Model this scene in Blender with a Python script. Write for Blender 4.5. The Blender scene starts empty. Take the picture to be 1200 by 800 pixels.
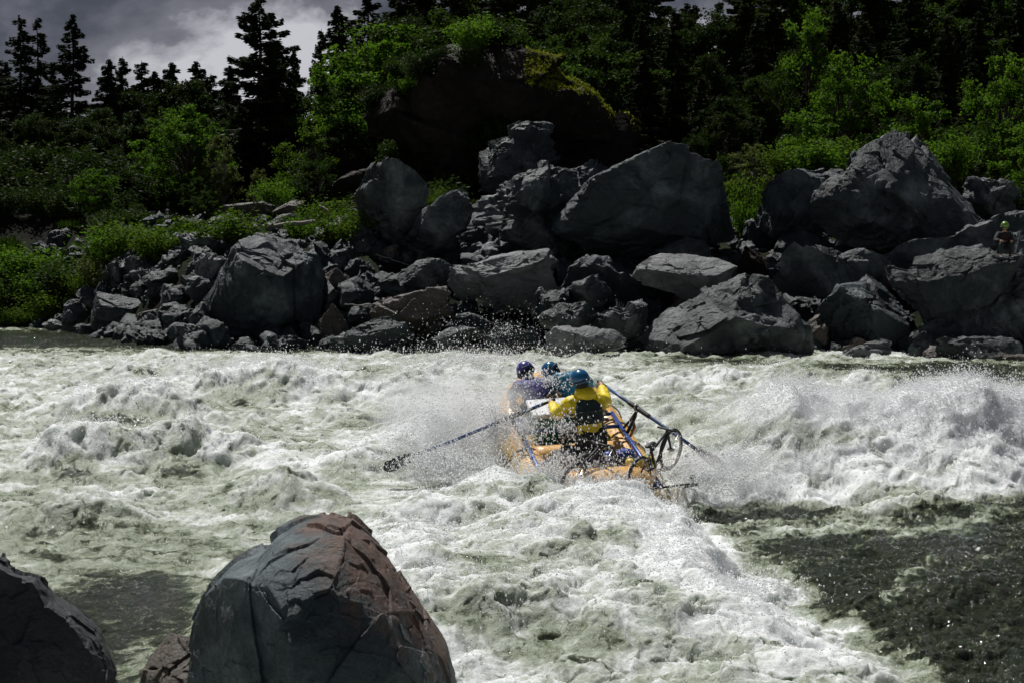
import bpy, bmesh, math, random
import numpy as np
from mathutils import Vector, Matrix, Quaternion, Euler
R = math.radians
random.seed(7)
rng = np.random.default_rng(7)
scene = bpy.context.scene
COL = scene.collection

# ------------------------------------------------------------------ camera
CAM_H, FPX = 3.2, 1840.0
PITCH = math.atan((400 - 283) / FPX)
cam_d = bpy.data.cameras.new('camera'); cam = bpy.data.objects.new('camera', cam_d); COL.objects.link(cam)
cam.location = (0, 0, CAM_H); cam.rotation_euler = (math.pi / 2 - PITCH, 0, 0)
cam_d.sensor_width = 36; cam_d.lens = FPX / 1200 * 36; cam_d.clip_start = 0.1; cam_d.clip_end = 3000
scene.camera = cam
CP, SP = math.cos(PITCH), math.sin(PITCH)

def at(px, py, d):
    """point seen at (px,py) of the 1200x800 photograph at distance d along +Y"""
    u, v = (px - 600) / FPX, -(py - 400) / FPX
    x, y, z = u, CP + v * SP, -SP + v * CP
    k = d / y
    return Vector((x * k, d, CAM_H + z * k))

def ground(px, py, z=0.0):
    u, v = (px - 600) / FPX, -(py - 400) / FPX
    y, zz = CP + v * SP, -SP + v * CP
    k = (z - CAM_H) / zz
    return Vector((u * k, y * k, z))

def project(x, y, z):
    dz = z - CAM_H
    f = y * CP - dz * SP; up = y * SP + dz * CP
    f = np.maximum(f, 0.5)
    return 600 + FPX * x / f, 400 - FPX * up / f

# ------------------------------------------------------------------ numpy noise
_P = rng.permutation(256).astype(np.int32); _P = np.concatenate([_P, _P, _P])
_G = rng.normal(size=(256, 3)); _G /= np.linalg.norm(_G, axis=1)[:, None]
_A2 = rng.uniform(0, 2 * np.pi, 256); _G2 = np.stack([np.cos(_A2), np.sin(_A2)], 1)

def noise2(x, y):
    xi = np.floor(x).astype(np.int32); yi = np.floor(y).astype(np.int32)
    xf = x - xi; yf = y - yi; xi &= 255; yi &= 255
    u = xf * xf * xf * (xf * (xf * 6 - 15) + 10); v = yf * yf * yf * (yf * (yf * 6 - 15) + 10)
    def g(ix, iy, fx, fy):
        h = _P[_P[ix & 255] + (iy & 255)]
        return _G2[h, 0] * fx + _G2[h, 1] * fy
    a = g(xi, yi, xf, yf); b = g(xi + 1, yi, xf - 1, yf)
    c = g(xi, yi + 1, xf, yf - 1); d = g(xi + 1, yi + 1, xf - 1, yf - 1)
    return 1.5 * ((a + u * (b - a)) * (1 - v) + (c + u * (d - c)) * v)

def noise3(p):
    x, y, z = p[:, 0], p[:, 1], p[:, 2]
    xi = np.floor(x).astype(np.int32); yi = np.floor(y).astype(np.int32); zi = np.floor(z).astype(np.int32)
    xf = x - xi; yf = y - yi; zf = z - zi
    f = lambda t: t * t * t * (t * (t * 6 - 15) + 10)
    u, v, w = f(xf), f(yf), f(zf); out = 0
    for dx in (0, 1):
        wx = u if dx else 1 - u
        for dy in (0, 1):
            wy = v if dy else 1 - v
            for dz in (0, 1):
                wz = w if dz else 1 - w
                h = _P[_P[_P[(xi + dx) & 255] + ((yi + dy) & 255)] + ((zi + dz) & 255)]
                out = out + wx * wy * wz * (_G[h, 0] * (xf - dx) + _G[h, 1] * (yf - dy) + _G[h, 2] * (zf - dz))
    return out * 1.5

def fbm2(x, y, octv=5, gain=0.5, lac=2.07, mode='n'):
    s = 0; a = 1.0; t = 0
    for i in range(octv):
        n = noise2(x + 13.7 * i, y - 7.3 * i)
        if mode == 'b': n = np.abs(n) * 2 - 0.5
        if mode == 'r': n = 1 - np.abs(n) * 2.2
        s = s + a * n; t += a; a *= gain; x = x * lac; y = y * lac
    return s / t

def fbm3(p, octv=4, gain=0.5, lac=2.1, mode='n'):
    s = 0; a = 1.0; t = 0
    for i in range(octv):
        n = noise3(p + 17.1 * i)
        if mode == 'b': n = np.abs(n) * 2 - 0.5
        if mode == 'r': n = 1 - np.abs(n) * 2.2
        s = s + a * n; t += a; a *= gain; p = p * lac
    return s / t

def sstep(a, b, x):
    t = np.clip((x - a) / (b - a), 0, 1); return t * t * (3 - 2 * t)

# ------------------------------------------------------------------ mesh helpers
def np_mesh(name, verts, faces, smooth=True):
    verts = np.asarray(verts, np.float32); faces = np.asarray(faces, np.int32)
    n = faces.shape[1]; me = bpy.data.meshes.new(name)
    me.vertices.add(len(verts)); me.vertices.foreach_set('co', verts.ravel())
    me.loops.add(faces.size); me.loops.foreach_set('vertex_index', faces.ravel())
    me.polygons.add(len(faces)); me.polygons.foreach_set('loop_start', np.arange(0, faces.size, n, dtype=np.int32))
    me.polygons.foreach_set('use_smooth', np.full(len(faces), smooth))
    me.update(calc_edges=True); return me

def link(name, me, mat=None, parent=None):
    o = bpy.data.objects.new(name, me); COL.objects.link(o)
    if mat is not None and me is not None:
        me.materials.clear(); me.materials.append(mat)
    if parent is not None: o.parent = parent
    return o

def tag(o, label=None, cat=None, group=None, kind=None):
    if label: o['label'] = label
    if cat: o['category'] = cat
    if group: o['group'] = group
    if kind: o['kind'] = kind
    return o

def empty(name, loc=(0, 0, 0), rot=(0, 0, 0), parent=None):
    o = bpy.data.objects.new(name, None); COL.objects.link(o); o.location = loc; o.rotation_euler = rot
    o.empty_display_size = 0.2
    if parent is not None: o.parent = parent
    return o

def copy_tree(o, parent=None):
    c = o.copy(); COL.objects.link(c); c.parent = parent
    for ch in list(o.children): copy_tree(ch, c)
    return c

# ------------------------------------------------------------------ material helpers
class NT:
    def __init__(s, name):
        s.m = bpy.data.materials.new(name); s.m.use_nodes = True
        s.t = s.m.node_tree; s.t.nodes.clear(); s.out = s.t.nodes.new('ShaderNodeOutputMaterial')
    def n(s, typ, **kw):
        nd = s.t.nodes.new('ShaderNode' + typ)
        for k, v in kw.items():
            if k in nd.inputs: s.set(nd, k, v)
            else: setattr(nd, k, v)
        return nd
    def set(s, nd, k, v):
        if isinstance(v, bpy.types.NodeSocket): s.t.links.new(v, nd.inputs[k])
        else:
            if isinstance(v, tuple) and len(v) == 3 and nd.inputs[k].type == 'RGBA': v = v + (1,)
            nd.inputs[k].default_value = v
    def noise(s, scale, detail=4, rough=0.5, vec=None, dist=0.0):
        nd = s.n('TexNoise'); nd.inputs['Scale'].default_value = scale; nd.inputs['Detail'].default_value = detail
        nd.inputs['Roughness'].default_value = rough; nd.inputs['Distortion'].default_value = dist
        if vec is not None: s.t.links.new(vec, nd.inputs['Vector'])
        return nd.outputs['Fac']
    def ramp(s, fac, stops):
        nd = s.n('ValToRGB'); s.t.links.new(fac, nd.inputs[0]); e = nd.color_ramp.elements
        while len(e) < len(stops): e.new(0.5)
        for el, (p, c) in zip(e, stops):
            el.position = p; el.color = (c if isinstance(c, tuple) else (c, c, c)) + (1,)
        return nd.outputs[0]
    def mix(s, fac, a, b, blend='MIX'):
        nd = s.n('Mix', data_type='RGBA', blend_type=blend)
        s.set(nd, 0, fac); s.set(nd, 6, a if not (isinstance(a, tuple) and len(a) == 3) else a + (1,))
        s.set(nd, 7, b if not (isinstance(b, tuple) and len(b) == 3) else b + (1,)); return nd.outputs[2]
    def math(s, op, a, b=0.5, c=None, clamp=False):
        nd = s.n('Math', operation=op, use_clamp=clamp); s.set(nd, 0, a); s.set(nd, 1, b)
        if c is not None: s.set(nd, 2, c)
        return nd.outputs[0]
    def bump(s, h, strength=0.5, dist=0.1, normal=None):
        nd = s.n('Bump'); s.set(nd, 'Strength', strength); s.set(nd, 'Distance', dist); s.set(nd, 'Height', h)
        if normal is not None: s.set(nd, 'Normal', normal)
        return nd.outputs[0]
    def objco(s): return s.n('TexCoord').outputs['Object']
    def bsdf(s, **kw):
        nd = s.n('BsdfPrincipled')
        for k, v in kw.items():
            k = k.replace('_', ' ')
            s.set(nd, k, v)
        s.t.links.new(nd.outputs[0], s.out.inputs[0]); return nd

def plain(name, col, rough=0.6, bump=0.0, bscale=40, vary=0.12, metallic=0.0, coat=0.0):
    m = NT(name); co = m.objco()
    f = m.noise(bscale * 0.25, 3, vec=co)
    lo = tuple(c * (1 - vary) for c in col); hi = tuple(min(1, c * (1 + vary)) for c in col)
    kw = dict(Base_Color=m.mix(f, lo, hi), Roughness=rough, Metallic=metallic, Coat_Weight=coat)
    if bump: kw['Normal'] = m.bump(m.noise(bscale, 5, vec=co), bump, 0.02)
    m.bsdf(**kw); return m.m

# ------------------------------------------------------------------ world and sun
SUN_EL, SUN_AZ = 60.0, -28.0          # azimuth measured from +Y, negative = left of the view
w = bpy.data.worlds.new('World'); scene.world = w; w.use_nodes = True
nt = w.node_tree; nt.nodes.clear()
def wn(t, **kw):
    n = nt.nodes.new('ShaderNode' + t)
    for k, v in kw.items(): setattr(n, k, v)
    return n
wo = wn('OutputWorld'); bgs = wn('Background'); bgc = wn('Background'); mx = wn('MixShader')
sky = wn('TexSky', sky_type='NISHITA', sun_disc=False); sky.sun_elevation = R(SUN_EL); sky.sun_rotation = R(SUN_AZ)
nt.links.new(sky.outputs[0], bgs.inputs[0]); bgs.inputs[1].default_value = 0.05
tc = wn('TexCoord'); mp = wn('Mapping'); mp.inputs['Scale'].default_value = (1.0, 1.0, 1.35); mp.inputs['Location'].default_value = (0.36, 0.1, 0.12)
nt.links.new(tc.outputs['Generated'], mp.inputs[0])
n1 = wn('TexNoise'); n1.inputs['Scale'].default_value = 6.5; n1.inputs['Detail'].default_value = 7; n1.inputs['Roughness'].default_value = 0.56; n1.inputs['Distortion'].default_value = 0.15
nt.links.new(mp.outputs[0], n1.inputs['Vector'])
cr = wn('ValToRGB'); e = cr.color_ramp.elements
e[0].position = 0.40; e[0].color = (0.030, 0.034, 0.050, 1)
e[1].position = 0.67; e[1].color = (0.56, 0.56, 0.60, 1)
m_ = e.new(0.50); m_.color = (0.062, 0.066, 0.088, 1)
m_ = e.new(0.60); m_.color = (0.17, 0.17, 0.20, 1)
sx = wn('SeparateXYZ'); nt.links.new(tc.outputs['Generated'], sx.inputs[0])
mr = wn('MapRange'); mr.inputs[1].default_value = 0.08; mr.inputs[2].default_value = 0.34; mr.inputs[3].default_value = 0.12; mr.inputs[4].default_value = -0.09
nt.links.new(sx.outputs['Z'], mr.inputs[0]); ad = wn('Math', operation='ADD'); nt.links.new(n1.outputs['Fac'], ad.inputs[0]); nt.links.new(mr.outputs[0], ad.inputs[1])
nt.links.new(ad.outputs[0], cr.inputs[0])
nt.links.new(cr.outputs[0], bgc.inputs[0]); bgc.inputs[1].default_value = 1.0
mx.inputs[0].default_value = 0.93
nt.links.new(bgs.outputs[0], mx.inputs[1]); nt.links.new(bgc.outputs[0], mx.inputs[2]); nt.links.new(mx.outputs[0], wo.inputs[0])

sl = bpy.data.lights.new('sun', 'SUN'); sl.energy = 4.6; sl.angle = R(0.5); sl.color = (1.0, 0.98, 0.945)
so = bpy.data.objects.new('sun', sl); COL.objects.link(so)
sdir = Vector((math.sin(R(SUN_AZ)) * math.cos(R(SUN_EL)), math.cos(R(SUN_AZ)) * math.cos(R(SUN_EL)), math.sin(R(SUN_EL))))
so.rotation_euler = sdir.to_track_quat('Z', 'Y').to_euler(); so.location = sdir * 100

vs = scene.view_settings; vs.view_transform = 'Standard'; vs.look = 'None'; vs.exposure = 0.0; vs.gamma = 1.0; vs.use_curve_mapping = False
scene.render.film_transparent = False
cy = scene.cycles; cy.max_bounces = 8; cy.diffuse_bounces = 6; cy.volume_bounces = 8; cy.volume_step_rate = 2.0; cy.volume_max_steps = 96; cy.glossy_bounces = 3; cy.transmission_bounces = 4; cy.transparent_max_bounces = 8
cy.sample_clamp_indirect = 4.0; cy.caustics_reflective = False; cy.caustics_refractive = False
cy.use_denoising = True

RAFT_C = Vector((0.86, 21.5, -0.02)); RAFT_H, RAFT_P, RAFT_R = 10.0, 14.0, -3.0
# ------------------------------------------------------------------ terrain
def terrain_z(x, y):
    x = np.asarray(x, float); y = np.asarray(y, float)
    r = x / np.maximum(y, 20)
    yb = 46.5 + 11.0 * sstep(-0.20, -0.31, r) - 3.0 * sstep(0.15, 0.3, r)      # the far shore line
    t = y - yb
    bank = -1.4 + 1.4 * sstep(-3, 0.5, t) + 3.0 * sstep(0, 9, t) + 0.9 * sstep(8, 16, t)
    slope = 0.02 + 0.10 * sstep(-0.17, 0.0, r) + 0.02 * sstep(0.0, 0.3, r)
    hill = slope * np.clip(y - 64, 0, 75)
    hill = hill + 1.6 * sstep(-0.2, -0.3, r) * sstep(58, 72, y)
    near = -1.4 + 2.6 * sstep(8.2, 4.0, y)                                     # the near shore, under the camera
    z = np.where(y > 30, bank + hill, near)
    z = z + 0.25 * fbm2(x * 0.35, y * 0.35, 3) * sstep(0, 6, t) + 0.5 * fbm2(x * 0.08, y * 0.08, 2) * sstep(60, 80, y)
    return z
ys = np.concatenate([np.linspace(-30, 38, 40), np.linspace(39, 90, 200), np.geomspace(91, 900, 70)])
us = np.linspace(-1, 1, 260); us = np.sign(us) * np.abs(us) ** 1.5 * 1.4
Y, U = np.meshgrid(ys, us, indexing='ij'); X = U * np.maximum(Y, 40)
Z = terrain_z(X, Y)
nr, nc = Y.shape; idx = np.arange(nr * nc).reshape(nr, nc)
F = np.stack([idx[:-1, :-1], idx[:-1, 1:], idx[1:, 1:], idx[1:, :-1]], -1).reshape(-1, 4)
m = NT('forest_floor'); co = m.n('NewGeometry').outputs['Position']
f1 = m.noise(0.35, 6, 0.6, vec=co); f2 = m.noise(3.0, 6, 0.7, vec=co)
soil = m.ramp(f2, [(0.3, (0.004, 0.004, 0.003)), (0.7, (0.014, 0.013, 0.010))])
green = m.ramp(f2, [(0.3, (0.007, 0.012, 0.004)), (0.7, (0.018, 0.028, 0.008))])
m.bsdf(Base_Color=m.mix(m.ramp(f1, [(0.42, 0.0), (0.55, 1.0)]), soil, green), Roughness=0.95, Normal=m.bump(m.noise(8, 6, 0.7, vec=co), 0.8, 0.15), Specular_IOR_Level=0.1)
ter = link('hillside', np_mesh('hillside', np.stack([X, Y, Z], -1).reshape(-1, 3), F), m.m); tag(ter, kind='structure')

# ------------------------------------------------------------------ river
NV, NU = 1120, 900
ys = np.concatenate([np.linspace(-12, 6.9, 20), np.geomspace(7.0, 64.0, NV)])
ui = np.linspace(-0.40, 0.40, NU); uo = np.geomspace(0.405, 2.2, 50)
us = np.concatenate([-uo[::-1], ui, uo])
Y, U = np.meshgrid(ys, us, indexing='ij'); X = U * np.maximum(Y, 7.0)
def G(cx, cy, sx, sy, ang=0.0):
    c, s = math.cos(R(ang)), math.sin(R(ang))
    dx, dy = X - cx, Y - cy
    return np.exp(-(((dx * c + dy * s) / sx) ** 2 + ((-dx * s + dy * c) / sy) ** 2))
wx_ = X + 0.5 * fbm2(X * 0.5, Y * 0.5, 3); wy_ = Y + 0.5 * fbm2(X * 0.5 + 40, Y * 0.5, 3)
H = np.zeros_like(X)
# the breaking wave right of the raft
yc = 21.9 + 0.35 * np.sin(X * 0.9) + 0.25 * fbm2(X * 0.7, X * 0 + 3.3, 3) - 0.10 * (X - 5)
t = wy_ - yc
amp = sstep(1.6, 4.2, X) * (1 - 0.35 * sstep(8, 14, X)) * (1.05 + 0.45 * fbm2(X * 0.9, X * 0 + 9.1, 3))
near_f = np.where(t < 0, np.exp(-(np.abs(t) / 1.7) ** 1.7), np.exp(-(t / 2.7) ** 2))
H += amp * near_f - 0.28 * amp * np.exp(-((t + 2.6) / 1.1) ** 2)
# waves round the raft
H += 0.62 * G(0.8, 24.4, 2.2, 1.3) + 0.60 * G(-1.0, 22.4, 1.1, 1.1) + 0.34 * G(-0.35, 19.7, .7, .6) + 0.12 * G(0.2, 20.5, 1.6, 1.8) - 0.35 * G(2.2, 18.6, 1.6, 0.9)
H += 0.06 * G(-0.4, 18.0, 1.3, 0.8, 20) + 0.22 * G(0.35, 19.0, 1.0, 0.4, 0)
# foam pile below the raft, dropping off along a diagonal to the dark water
P0, P1 = ground(800, 600), ground(1010, 800)
dn = np.array([P1.x - P0.x, P1.y - P0.y]); dn /= np.linalg.norm(dn)
side = (wx_ - P0.x) * dn[1] - (wy_ - P0.y) * dn[0]       # sign chosen so the left (foam) side is positive
side = -side if ((-2 - P0.x) * dn[1] - (14 - P0.y) * dn[0]) < 0 else side
pile = sstep(-0.15, 0.9, side) * sstep(9.5, 12, Y) * sstep(19.5, 16.5, Y + 2.2 * sstep(0.9, -0.3, X)) * sstep(-3.5, -0.5, X)
H += 0.50 * pile
# left rapids
for (px, py, h, sx, sy, a) in [(155, 478, .50, 1.5, .9, 8), (290, 455, .45, 1.5, 1.0, 0), (90, 540, .40, 1.1, .7, -10), (225, 532, .42, 1.0, .6, 10),
                               (440, 455, .35, 2.0, .8, -8), (400, 540, .12, 1.3, .7, 15), (330, 575, .28, .9, .6, 0), (560, 430, .30, 2.5, 1.0, 0), (180, 432, .3, 2, .9, 0),
                               (900, 445, .38, 3.0, 1.3, -6), (1080, 455, .30, 2.2, 1.0, 0), (500, 600, .25, .8, .5, 20), (80, 600, .2, .9, .5, 0), (1080, 590, .22, 1.8, .45, 12), (1150, 690, .12, 1.2, .3, 14)]:
    g = ground(px, py + 14); H += 1.45 * h * G(g.x, g.y, sx, sy, a)
# where the water is broken and where it runs smooth
PX, PY = project(X, Y, H)
def B(cx, cy, rx, ry, a=0.0):
    c, s = math.cos(R(a)), math.sin(R(a)); dx, dy = PX - cx, PY - cy
    return np.exp(-(((dx * c + dy * s) / rx) ** 2 + ((-dx * s + dy * c) / ry) ** 2))
foam = np.full_like(X, 0.73)
for b in [(180, 437, 22, 7, .9), (150, 490, 50, 13, .75), (285, 463, 38, 14, .45), (85, 556, 36, 20, .7), (222, 553, 42, 16, .75), (455, 491, 60, 9, .65, -8),
          (432, 437, 40, 6, .6), (620, 690, 70, 16, .25), (560, 655, 50, 18, .45), (860, 500, 95, 20, .50, 4), (985, 505, 60, 12, .35),
          (700, 640, 60, 14, .25), (770, 690, 55, 14, .35, 20), (80, 625, 90, 22, .45), (250, 640, 60, 16, .45, 10), (150, 700, 90, 42, .70), (330, 515, 50, 10, .35),
          (60, 760, 200, 60, .65), (540, 735, 40, 20, .4), (420, 605, 50, 12, .3), (610, 760, 60, 16, .35, 15), (720, 750, 70, 14, .3, 15), (20, 590, 40, 10, .4), (350, 590, 40, 9, .3),
          (1010, 432, 130, 7, .45), (1150, 440, 110, 14, .75), (830, 424, 80, 6, .45), (560, 412, 300, 4, .35), (90, 398, 260, 11, 1.0), (330, 404, 200, 7, .8), (700, 480, 30, 8, .0)]:
    foam -= b[4] * (0.68 if b[0] < 500 and b[1] < 650 and b[1] > 425 else 1.0) * B(b[0], b[1], b[2], b[3], b[5] if len(b) > 5 else 0)
dark = sstep(0.10, -0.55, side) * sstep(578, 612, PY + 0.03 * (PX - 800))
foam -= 0.92 * dark
for b in [(980, 622, 170, 14, .60, -6), (1090, 590, 160, 12, .45, -10), (1120, 560, 120, 6, .3, -5), (1040, 700, 120, 10, .42, -38), (1150, 660, 90, 8, .35, -20), (900, 720, 60, 12, .25, 40), (960, 590, 80, 14, .5), (860, 585, 90, 14, .45), (1000, 650, 120, 8, .3, -15), (1120, 620, 110, 7, .35, -12), (930, 680, 60, 8, .3, 30),
          (1170, 742, 90, 8, .30, -25), (1060, 770, 60, 12, .30, 30), (860, 610, 50, 12, .45, 10)]:
    foam += b[4] * B(*b[:4], b[5] if len(b) > 5 else 0)
crestf = np.exp(-((t + 0.1) / 1.6) ** 2) * amp
foam += 0.30 * crestf + 0.40 * np.clip(H - 0.28, -0.25, 0.6)
foam += 0.30 * np.exp(-((side - 0.45) / 0.7) ** 2) * sstep(10, 12, Y) * sstep(19, 17, Y)
calm = np.clip(0.95 * dark + B(1150, 440, 130, 16) + 0.9 * B(90, 398, 300, 12) + 0.8 * B(330, 402, 200, 7), 0, 1)
# turbulence
rough = np.clip(0.25 + 0.95 * sstep(0.05, 0.8, foam), 0, 1.2) * (1 - 0.55 * calm)
n_big = fbm2(wx_ * 0.75, wy_ * 0.55, 3, mode='b')
n_med = fbm2(wx_ * 2.0, wy_ * 1.9, 3, 0.5, mode='b')
wx2 = X + 0.16 * fbm2(X * 2.5, Y * 2.5, 3) + 0.05 * noise2(X * 9, Y * 9); wy2 = Y + 0.16 * fbm2(X * 2.5 + 9, Y * 2.5, 3) + 0.05 * noise2(X * 9 + 5, Y * 9)
n_fin = fbm2(wx2 * 6.0, wy2 * 5.0, 4, 0.55, mode='b')
chop = fbm2(wx_ * 1.3, wy_ * 2.6, 5, 0.55, mode='r')
chop2 = fbm2(wx2 * 5.5, wy2 * 6.5, 3, 0.6, mode='r')
H += rough * (0.19 * n_big + 0.055 * n_med + 0.026 * n_fin) + (0.03 + 0.05 * calm) * chop + (0.010 + 0.036 * calm) * chop2
H *= sstep(-4, 8, Y)
H *= 1 - 0.80 * np.clip(G(-1.3, 19.7, 1.0, 1.5) * 1.3, 0, 1)
# the hull pushes the water down under the raft
_h = R(RAFT_H); lx = (X - RAFT_C.x) * math.cos(_h) + (Y - RAFT_C.y) * math.sin(_h); ly = -(X - RAFT_C.x) * math.sin(_h) + (Y - RAFT_C.y) * math.cos(_h)
hull = sstep(1.08, .80, np.abs(lx)) * sstep(2.25, 1.95, np.abs(ly)); plane = RAFT_C.z + np.tan(R(RAFT_P)) * ly - 0.02
H = H * (1 - hull) + np.minimum(H, plane) * hull
# wave lip throws forward, foam curls sideways
DX = rough * (0.10 * fbm2(X * 3, Y * 3 + 7, 3, .5) + 0.010 * noise2(X * 17, Y * 17))
DY = rough * (0.12 * fbm2(X * 3 + 31, Y * 3, 3, .5) + 0.010 * noise2(X * 17 + 3, Y * 17)) - 0.12 * amp * np.exp(-((t) / 0.55) ** 2)
# fine streaky foam pattern
pat = fbm2(wx2 * 1.6, wy2 * 2.2, 6, 0.62, mode='n')
lace = fbm2(wx2 * 2.4 + 4, wy2 * 3.6, 6, 0.68, mode='r')
fo = foam - 0.06 + 0.35 * calm * (lace - 0.35) + 0.50 * pat + 0.30 * (lace - 0.45) + 0.15 * n_med + 0.35 * fbm2(wx_ * 0.45, wy_ * 0.8, 3)
fo = np.clip(fo, 0, 1)
V = np.stack([X + DX, Y + DY, H], -1).reshape(-1, 3)
nr, nc = Y.shape; idx = np.arange(nr * nc).reshape(nr, nc)
F = np.stack([idx[:-1, :-1], idx[:-1, 1:], idx[1:, 1:], idx[1:, :-1]], -1).reshape(-1, 4)
wm = np_mesh('river', V, F)
at_ = wm.attributes.new('foam', 'FLOAT', 'POINT'); at_.data.foreach_set('value', fo.astype(np.float32).ravel())
m = NT('whitewater'); pos = m.n('NewGeometry').outputs['Position']
fa = m.n('Attribute', attribute_name='foam').outputs['Fac']
f_a = m.noise(9, 5, 0.7, vec=pos, dist=0.6); f_b = m.noise(38, 5, 0.75, vec=pos, dist=0.8)
gain = m.ramp(fa, [(0.0, 0.50), (0.30, 1.0)])
fm = m.math('ADD', fa, m.math('MULTIPLY', gain, m.math('MULTIPLY', m.math('SUBTRACT', f_a, 0.5), 0.75)))
fm = m.math('ADD', fm, m.math('MULTIPLY', gain, m.math('MULTIPLY', m.math('SUBTRACT', f_b, 0.5), 0.62)), clamp=True)
col = m.ramp(fm, [(0.0, (0.018, 0.023, 0.013)), (0.13, (0.058, 0.070, 0.042)), (0.30, (0.19, 0.225, 0.145)), (0.50, (0.35, 0.39, 0.315)), (0.70, (0.58, 0.61, 0.58)), (0.90, (0.82, 0.84, 0.845))])
rgh = m.ramp(fm, [(0.1, 0.05), (0.4, 0.35), (0.8, 0.6)])
bst = m.ramp(fm, [(0.08, 0.0), (0.4, 0.6)])
b0_ = m.bump(m.noise(8, 4, 0.6, vec=pos, dist=0.6), m.ramp(fm, [(0.08, 0.7), (0.4, 0.15)]), 0.10)
bmp = m.bump(m.noise(26, 5, 0.65, vec=pos, dist=0.4), m.ramp(fm, [(0.08, 0.25), (0.4, 0.65)]), 0.03, b0_)
bmp = m.bump(m.noise(90, 4, 0.7, vec=pos), bst, 0.012, bmp)
ssw = m.ramp(fm, [(0.3, 0.0), (0.7, 0.7)])
m.bsdf(Base_Color=col, Roughness=rgh, Normal=bmp, IOR=1.33, Subsurface_Weight=ssw, Subsurface_Scale=0.14, Subsurface_Radius=(1.0, 1.0, 0.9))
river = link('river', wm, m.m); tag(river, kind='structure')
river_H = H; river_F = fo; river_X = V[:, 0].reshape(X.shape); river_Y = V[:, 1].reshape(X.shape)
# ------------------------------------------------------------------ rocks
_cs = {}
def cube_sphere(n):
    if n in _cs: return _cs[n]
    a = np.tan(np.linspace(-np.pi / 4, np.pi / 4, n + 1)); A, Bq = np.meshgrid(a, a, indexing='ij'); O = np.ones_like(A)
    vs_, fs = [], []; off = 0; idx = np.arange((n + 1) ** 2).reshape(n + 1, n + 1)
    for (p, q, r, flip) in [(O, A, Bq, 0), (-O, A, Bq, 1), (A, O, Bq, 1), (A, -O, Bq, 0), (A, Bq, O, 0), (A, Bq, -O, 1)]:
        vs_.append(np.stack([p, q, r], -1).reshape(-1, 3))
        f = np.stack([idx[:-1, :-1], idx[1:, :-1], idx[1:, 1:], idx[:-1, 1:]], -1).reshape(-1, 4)
        fs.append((f[:, ::-1] if flip else f) + off); off += (n + 1) ** 2
    v = np.concatenate(vs_); v /= np.linalg.norm(v, axis=1)[:, None]; f = np.concatenate(fs)
    key = np.round(v * 1e5).astype(np.int64); _, first, inv = np.unique(key, axis=0, return_index=True, return_inverse=True)
    v = v[first]; f = inv.ravel()[f]
    _cs[n] = (v, f); return _cs[n]

def facets(p, seed):
    i0 = np.floor(p).astype(np.int32); best = np.full(len(p), 1e9); out = np.zeros(len(p))
    for dx in (-1, 0, 1):
        for dy in (-1, 0, 1):
            for dz in (-1, 0, 1):
                c = i0 + np.array([dx, dy, dz]); h = _P[_P[_P[(c[:, 0] + seed) & 255] + (c[:, 1] & 255)] + (c[:, 2] & 255)]
                s = c + 0.5 + 0.45 * _G[h]; d = ((p - s) ** 2).sum(1); n = _G[(h * 7 + 31) & 255]
                val = ((p - s) * n).sum(1) + 0.25 * _G[(h * 3 + 5) & 255, 0]; m_ = d < best; best = np.where(m_, d, best); out = np.where(m_, val, out)
    return out

def carve(v, size, seed, planes, rough, strata, keep=True, chip=1.0):
    r = np.random.default_rng(seed)
    c = v.mean(0)
    for i in range(planes):
        n = r.normal(size=3); n /= np.linalg.norm(n)
        if keep and abs(n[1]) < 0.42: n[1] = 0.42 * (-1 if r.random() < 0.75 else 1); n /= np.linalg.norm(n)
        d = (v - c) @ n; lim = np.quantile(d, r.uniform(0.72, 0.93)); over = np.maximum(0, d - lim)
        v = v - n[None] * (over * 0.93)[:, None]
    rad = v - c; L = np.linalg.norm(rad, axis=1)[:, None] + 1e-6; nrm = rad / L
    off = r.uniform(0, 100, 3); q = v / size + off
    # strata direction
    sd = r.normal(size=3); sd[1] *= 0.5; sd /= np.linalg.norm(sd)
    qs = q + sd[None] * (q @ sd)[:, None] * 2.2
    wq = q + 0.05 * np.stack([noise3(q * 1.7 + 5), noise3(q * 1.7 + 11), noise3(q * 1.7 + 23)], 1)
    patch = sstep(-0.1, 0.35, fbm3(q * 0.9 + 70, 2, 0.5))
    d = rough * (0.55 * fbm3(wq * 1.3, 2, 0.5) - 0.12 * np.maximum(0, fbm3(wq * 1.6, 2, 0.4, mode='r') - 0.68)
                 + (0.03 + 0.10 * patch) * chip * (fbm3(wq * 3.6, 4, 0.5, mode='b'))) + strata * (0.015 + 0.035 * patch) * fbm3(qs * 2.2, 3, 0.5, mode='r')
    d = d + rough * (0.80 * facets(wq * 1.05, seed) + (0.16 + 0.24 * patch) * facets(wq * 2.9 + 9, seed + 3) + (0.06 + 0.12 * patch) * facets(wq * 7.0 + 4, seed + 5))
    # broken steps
    st = fbm3(wq * 1.3 + 50, 3, 0.5) * 5; stp = (np.floor(st) + sstep(0.35, 0.65, st - np.floor(st))) / 5
    d = d + rough * 0.10 * (stp - st / 5)
    fade = 0.16 + 0.0 * L[:, 0]
    v = v + nrm * (d * size * fade)[:, None] * 1.6
    v = v + nrm * (0.010 * size * rough * fbm3(q * 14, 3, 0.55, mode='b'))[:, None]
    return v

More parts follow.
